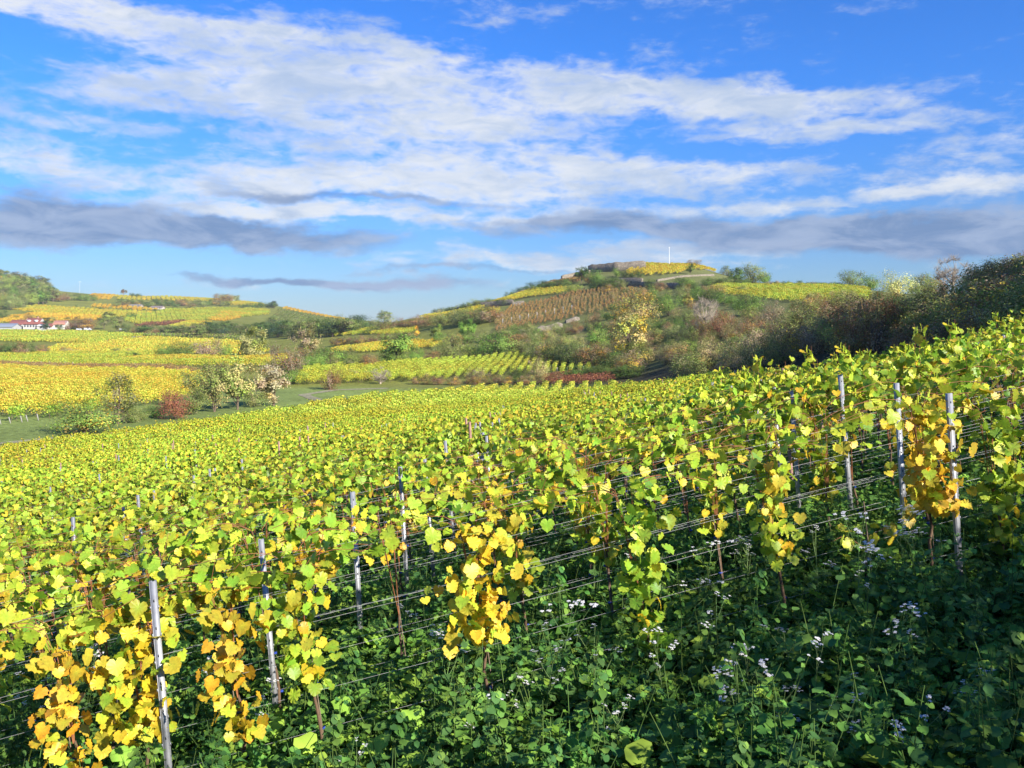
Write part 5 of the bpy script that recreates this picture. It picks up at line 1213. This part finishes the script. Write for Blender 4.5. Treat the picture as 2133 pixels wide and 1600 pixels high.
# white mast on the hill
g = hit(1394, 556, 380); g = np.array([(1394 - CX) / F * 440, 440, 0]); g[2] = gz(g[0], g[1])
pole = empty("flagpole", g); tag(pole, "thin white flagpole on the hilltop vineyard", "flagpole")
H = (HY - 516) / F * 440 - g[2]
m = MD(); tube(m, [(0, 0, -.3), (0, 0, H)], [.15, .10], (.75, .75, .73), 8); m.build("pole", M_PLAIN, pole)
m = MD(); tube(m, [(0, 0, H), (0, 0, H + .25)], [.28, .20], (.80, .78, .70), 8); m.build("finial", M_PLAIN, pole)
m = MD(); box(m, (-.6, -.6, -.4), (.6, .6, .25), (.5, .5, .48)); m.build("base", M_PLAIN, pole)
# pale mast on the far ridge
g = hit(166, 613, 1000); mast = empty("radio_mast", g); tag(mast, "very thin pale mast on the far ridge right of the wood", "mast")
H = 26 * g[1] / F; m = MD(); tube(m, [(0, 0, -1), (0, 0, H)], [.18, .1], (.5, .53, .56), 6); m.build("pole", M_PLAIN, mast)
m = MD(); box(m, (-2, -.1, H - .25), (2, .1, H), (.75, .78, .80)); m.build("crossbar", M_PLAIN, mast)


# ------------------------------------------------------------------ houses
def house(px0, px1, pyb, eave_px, ridge_px, wallc, roofc, label, dmin, depth=9.0, win=0, yaw=0.0, dormers=0, hip=0.0, name="house", cat="house", doors=0, setd=None):
    g = hit((px0 + px1) / 2, pyb, dmin); d = g[1]; k = d / F; w = (px1 - px0) * k; he = eave_px * k; hr = ridge_px * k
    root = empty(name, (g[0], g[1] + depth / 2, g[2])); root.rotation_euler = (0, 0, yaw); tag(root, label, cat)
    m = MD(); x, y = w / 2, depth / 2
    v = [(-x, -y, -2), (x, -y, -2), (x, y, -2), (-x, y, -2), (-x, -y, he), (x, -y, he), (x, y, he), (-x, y, he), (-x, 0, hr - .05), (x, 0, hr - .05)]
    fc = [(0, 1, 5, 4), (2, 3, 7, 6)]; m.add(v, fc, wallc); m.add([v[1], v[2], v[6], v[9], v[5]], [(0, 1, 2, 3, 4)], wallc); m.add([v[3], v[0], v[4], v[8], v[7]], [(0, 1, 2, 3, 4)], wallc)
    m.build("wall", M_PLAIN, root)
    m = MD(); o = .5; t = .25; hx = hip * w
    sl = (hr - he) / y; ez = he - sl * o
    top = [(-x - o, -y - o, ez), (x + o, -y - o, ez), (x + o - hx, 0, hr), (-x - o + hx, 0, hr), (x + o, y + o, ez), (-x - o, y + o, ez)]
    A = [(a, b, c + t) for a, b, c in top] + top; m.add(A, [(0, 1, 2, 3), (3, 2, 4, 5), (9, 8, 7, 6), (11, 10, 8, 9), (0, 6, 7, 1), (4, 10, 11, 5)], roofc)
    m.add(A, [(1, 7, 8, 2), (2, 8, 10, 4), (0, 3, 9, 6), (3, 5, 11, 9)], roofc)
    if hip: m.add([A[1], A[4], A[2]], [(0, 1, 2)], roofc); m.add([A[0], A[3], A[5]], [(0, 1, 2)], roofc)
    rf = m.build("roof", M_PLAIN, root)
    for i in range(dormers):
        m = MD(); xx = -x * .45 + i * x * .95; zz = he + (hr - he) * .45; box(m, (xx - .9, -y * .75, zz - .2), (xx + .9, -y * .3, zz + 1.0), (.75, .74, .70)); m.build("dormer", M_PLAIN, rf)
    if dormers:
        m = MD(); box(m, (x * .3, -.4, hr - .6), (x * .3 + .9, .4, hr + 1.2), (.4, .2, .15)); m.build("chimney", M_PLAIN, rf)
    for i in range(win):
        xx = -x + (i + .7) * w / (win + .4); m = MD(); ww = min(.65, w / (win + 1) * .3); box(m, (xx - ww, -y - .06, he * .42), (xx + ww, -y + .02, he * .42 + 1.5), (.10, .11, .13)); o1 = m.build("window", M_PLAIN, root)
        m = MD(); box(m, (xx - ww - .12, -y - .10, he * .42 - .15), (xx + ww + .12, -y - .02, he * .42 - .02), (.7, .69, .66)); m.build("sill", M_PLAIN, o1)
    for i in range(doors):
        m = MD(); xx = x * .7; box(m, (xx - .6, -y - .06, -1), (xx + .6, -y + .02, 2.1), (.12, .12, .12)); m.build("door", M_PLAIN, root)
    return root


WHT = (.50, .48, .44); REDR = (.24, .085, .065)
house(48, 80, 686, 11, 23, WHT, REDR, "big white farmhouse with a steep red roof and two dormers", 570, 11, 5, dormers=2, hip=.12, doors=1)
house(18, 44, 684, 8, 17, (.42, .40, .36), REDR, "long farm building with a red roof left of the white farmhouse", 590, 10, 3)
house(-14, 25, 688, 7, 14, (.38, .38, .37), (.20, .23, .28), "low barn with a blue grey roof at the left edge", 555, 12, 0, name="barn", cat="barn")
house(78, 92, 688, 9, 12, WHT, (.55, .53, .5), "low white annex on the right side of the farmhouse", 560, 6, 1)
house(110, 134, 686, 10, 18, (.70, .66, .58), (.40, .19, .13), "small cream house with a faded red roof right of the evergreen", 585, 9, 2)
house(98, 108, 686, 6, 12, (.55, .5, .45), REDR, "tiny red roofed shed between the evergreen and the cream house", 590, 6, 1, name="shed", cat="shed")
house(268, 292, 640, 3, 6, (.42, .36, .30), (.22, .20, .17), "low stone building half hidden by bushes on the far hill, left one", 880, 9, 4)
house(313, 337, 644, 3, 6.5, (.48, .42, .36), (.22, .17, .15), "low pale stone building on the far hill, right one", 870, 9, 4)
house(471, 486, 629, 4, 8, (.55, .53, .5), (.40, .36, .34), "white house among trees on the far crest", 980, 10, 3)
w = wall([(86, 690), (112, 690)], 3, M_PLAIN, "long white garden wall in front of the farm", 540, .4, .02, "garden_wall")
for i, (a, b, hgt, lab) in enumerate([(160, 170, 4, "white van parked left of the others in the farm yard"), (176, 190, 5, "large white camper van in the farm yard"), (250, 262, 4, "pale van parked near the olive tree")]):
    g = hit((a + b) / 2, 689, 560); k = g[1] / F; w_ = min((b - a) * k, 6.0); h_ = hgt * k * 1.2; root = empty("parked_van", g); tag(root, lab, "van"); x = w_ / 2
    m = MD(); prof = [(-x, .5), (x * .98, .5), (x, 1.1), (x * .72, 1.25), (x * .45, min(h_, 2.4)), (-x, min(h_, 2.4))]
    v = [(p, -1, q) for p, q in prof] + [(p, 1, q) for p, q in prof]; n = 6
    m.add(v, [(i_, (i_ + 1) % n, (i_ + 1) % n + n, i_ + n) for i_ in range(n)], (.5, .5, .5)); m.add(v, [tuple(range(n - 1, -1, -1)), tuple(range(n, 2 * n))], (.5, .5, .5)); m.build("body", M_PLAIN, root)
    for sx in (-.62, .62):
        for sy in (-.95, .95):
            m = MD(); tube(m, [(sx * x, sy - .12, .38), (sx * x, sy + .12, .38)], .38, (.03, .03, .03), 12); m.build("wheel", M_PLAIN, root)
    m = MD(); box(m, (x * .05, -1.02, 1.35), (x * .42, -1.005, 2.0), (.05, .06, .08)); m.build("window", M_PLAIN, root)
for x_, y_, h_, lab in ((137, 686, 16, "thin grey lamp mast beside the purple bush at the farm"),):
    g = hit(x_, y_, 560); o = empty("lamp_post", g); tag(o, lab, "lamp post"); H = h_ * g[1] / F
    m = MD(); tube(m, [(0, 0, -.3), (0, 0, H)], .12, (.5, .5, .5), 6); m.build("pole", M_PLAIN, o); m = MD(); box(m, (-.1, -.2, H), (1.4, .2, H + .2), (.5, .5, .5)); m.build("lamp_head", M_PLAIN, o)

# ------------------------------------------------------------------ thin autumn haze
def build_haze():
    m = bpy.data.materials.new("haze"); m.use_nodes = True; nt = m.node_tree; nt.nodes.clear()
    p = nt.nodes.new('ShaderNodeVolumePrincipled'); p.inputs['Color'].default_value = (.80, .88, 1.0, 1); p.inputs['Density'].default_value = HAZE; p.inputs['Anisotropy'].default_value = 0.0
    o = nt.nodes.new('ShaderNodeOutputMaterial'); nt.links.new(p.outputs[0], o.inputs['Volume'])
    g = ground(*np.meshgrid(np.linspace(-4000, 4000, 80), np.linspace(-4000, 4000, 80)))
    md = MD(); box(md, (-4100, -4100, float(g.min()) - 12), (4100, 4100, max(float(g.max()) + 25, 95.0))); h = md.build("haze", m)
    print("haze box", g.min(), g.max()); tag(h, "thin bluish haze in the air over the valley", kind="stuff")


HAZE = 0.00009
build_haze()
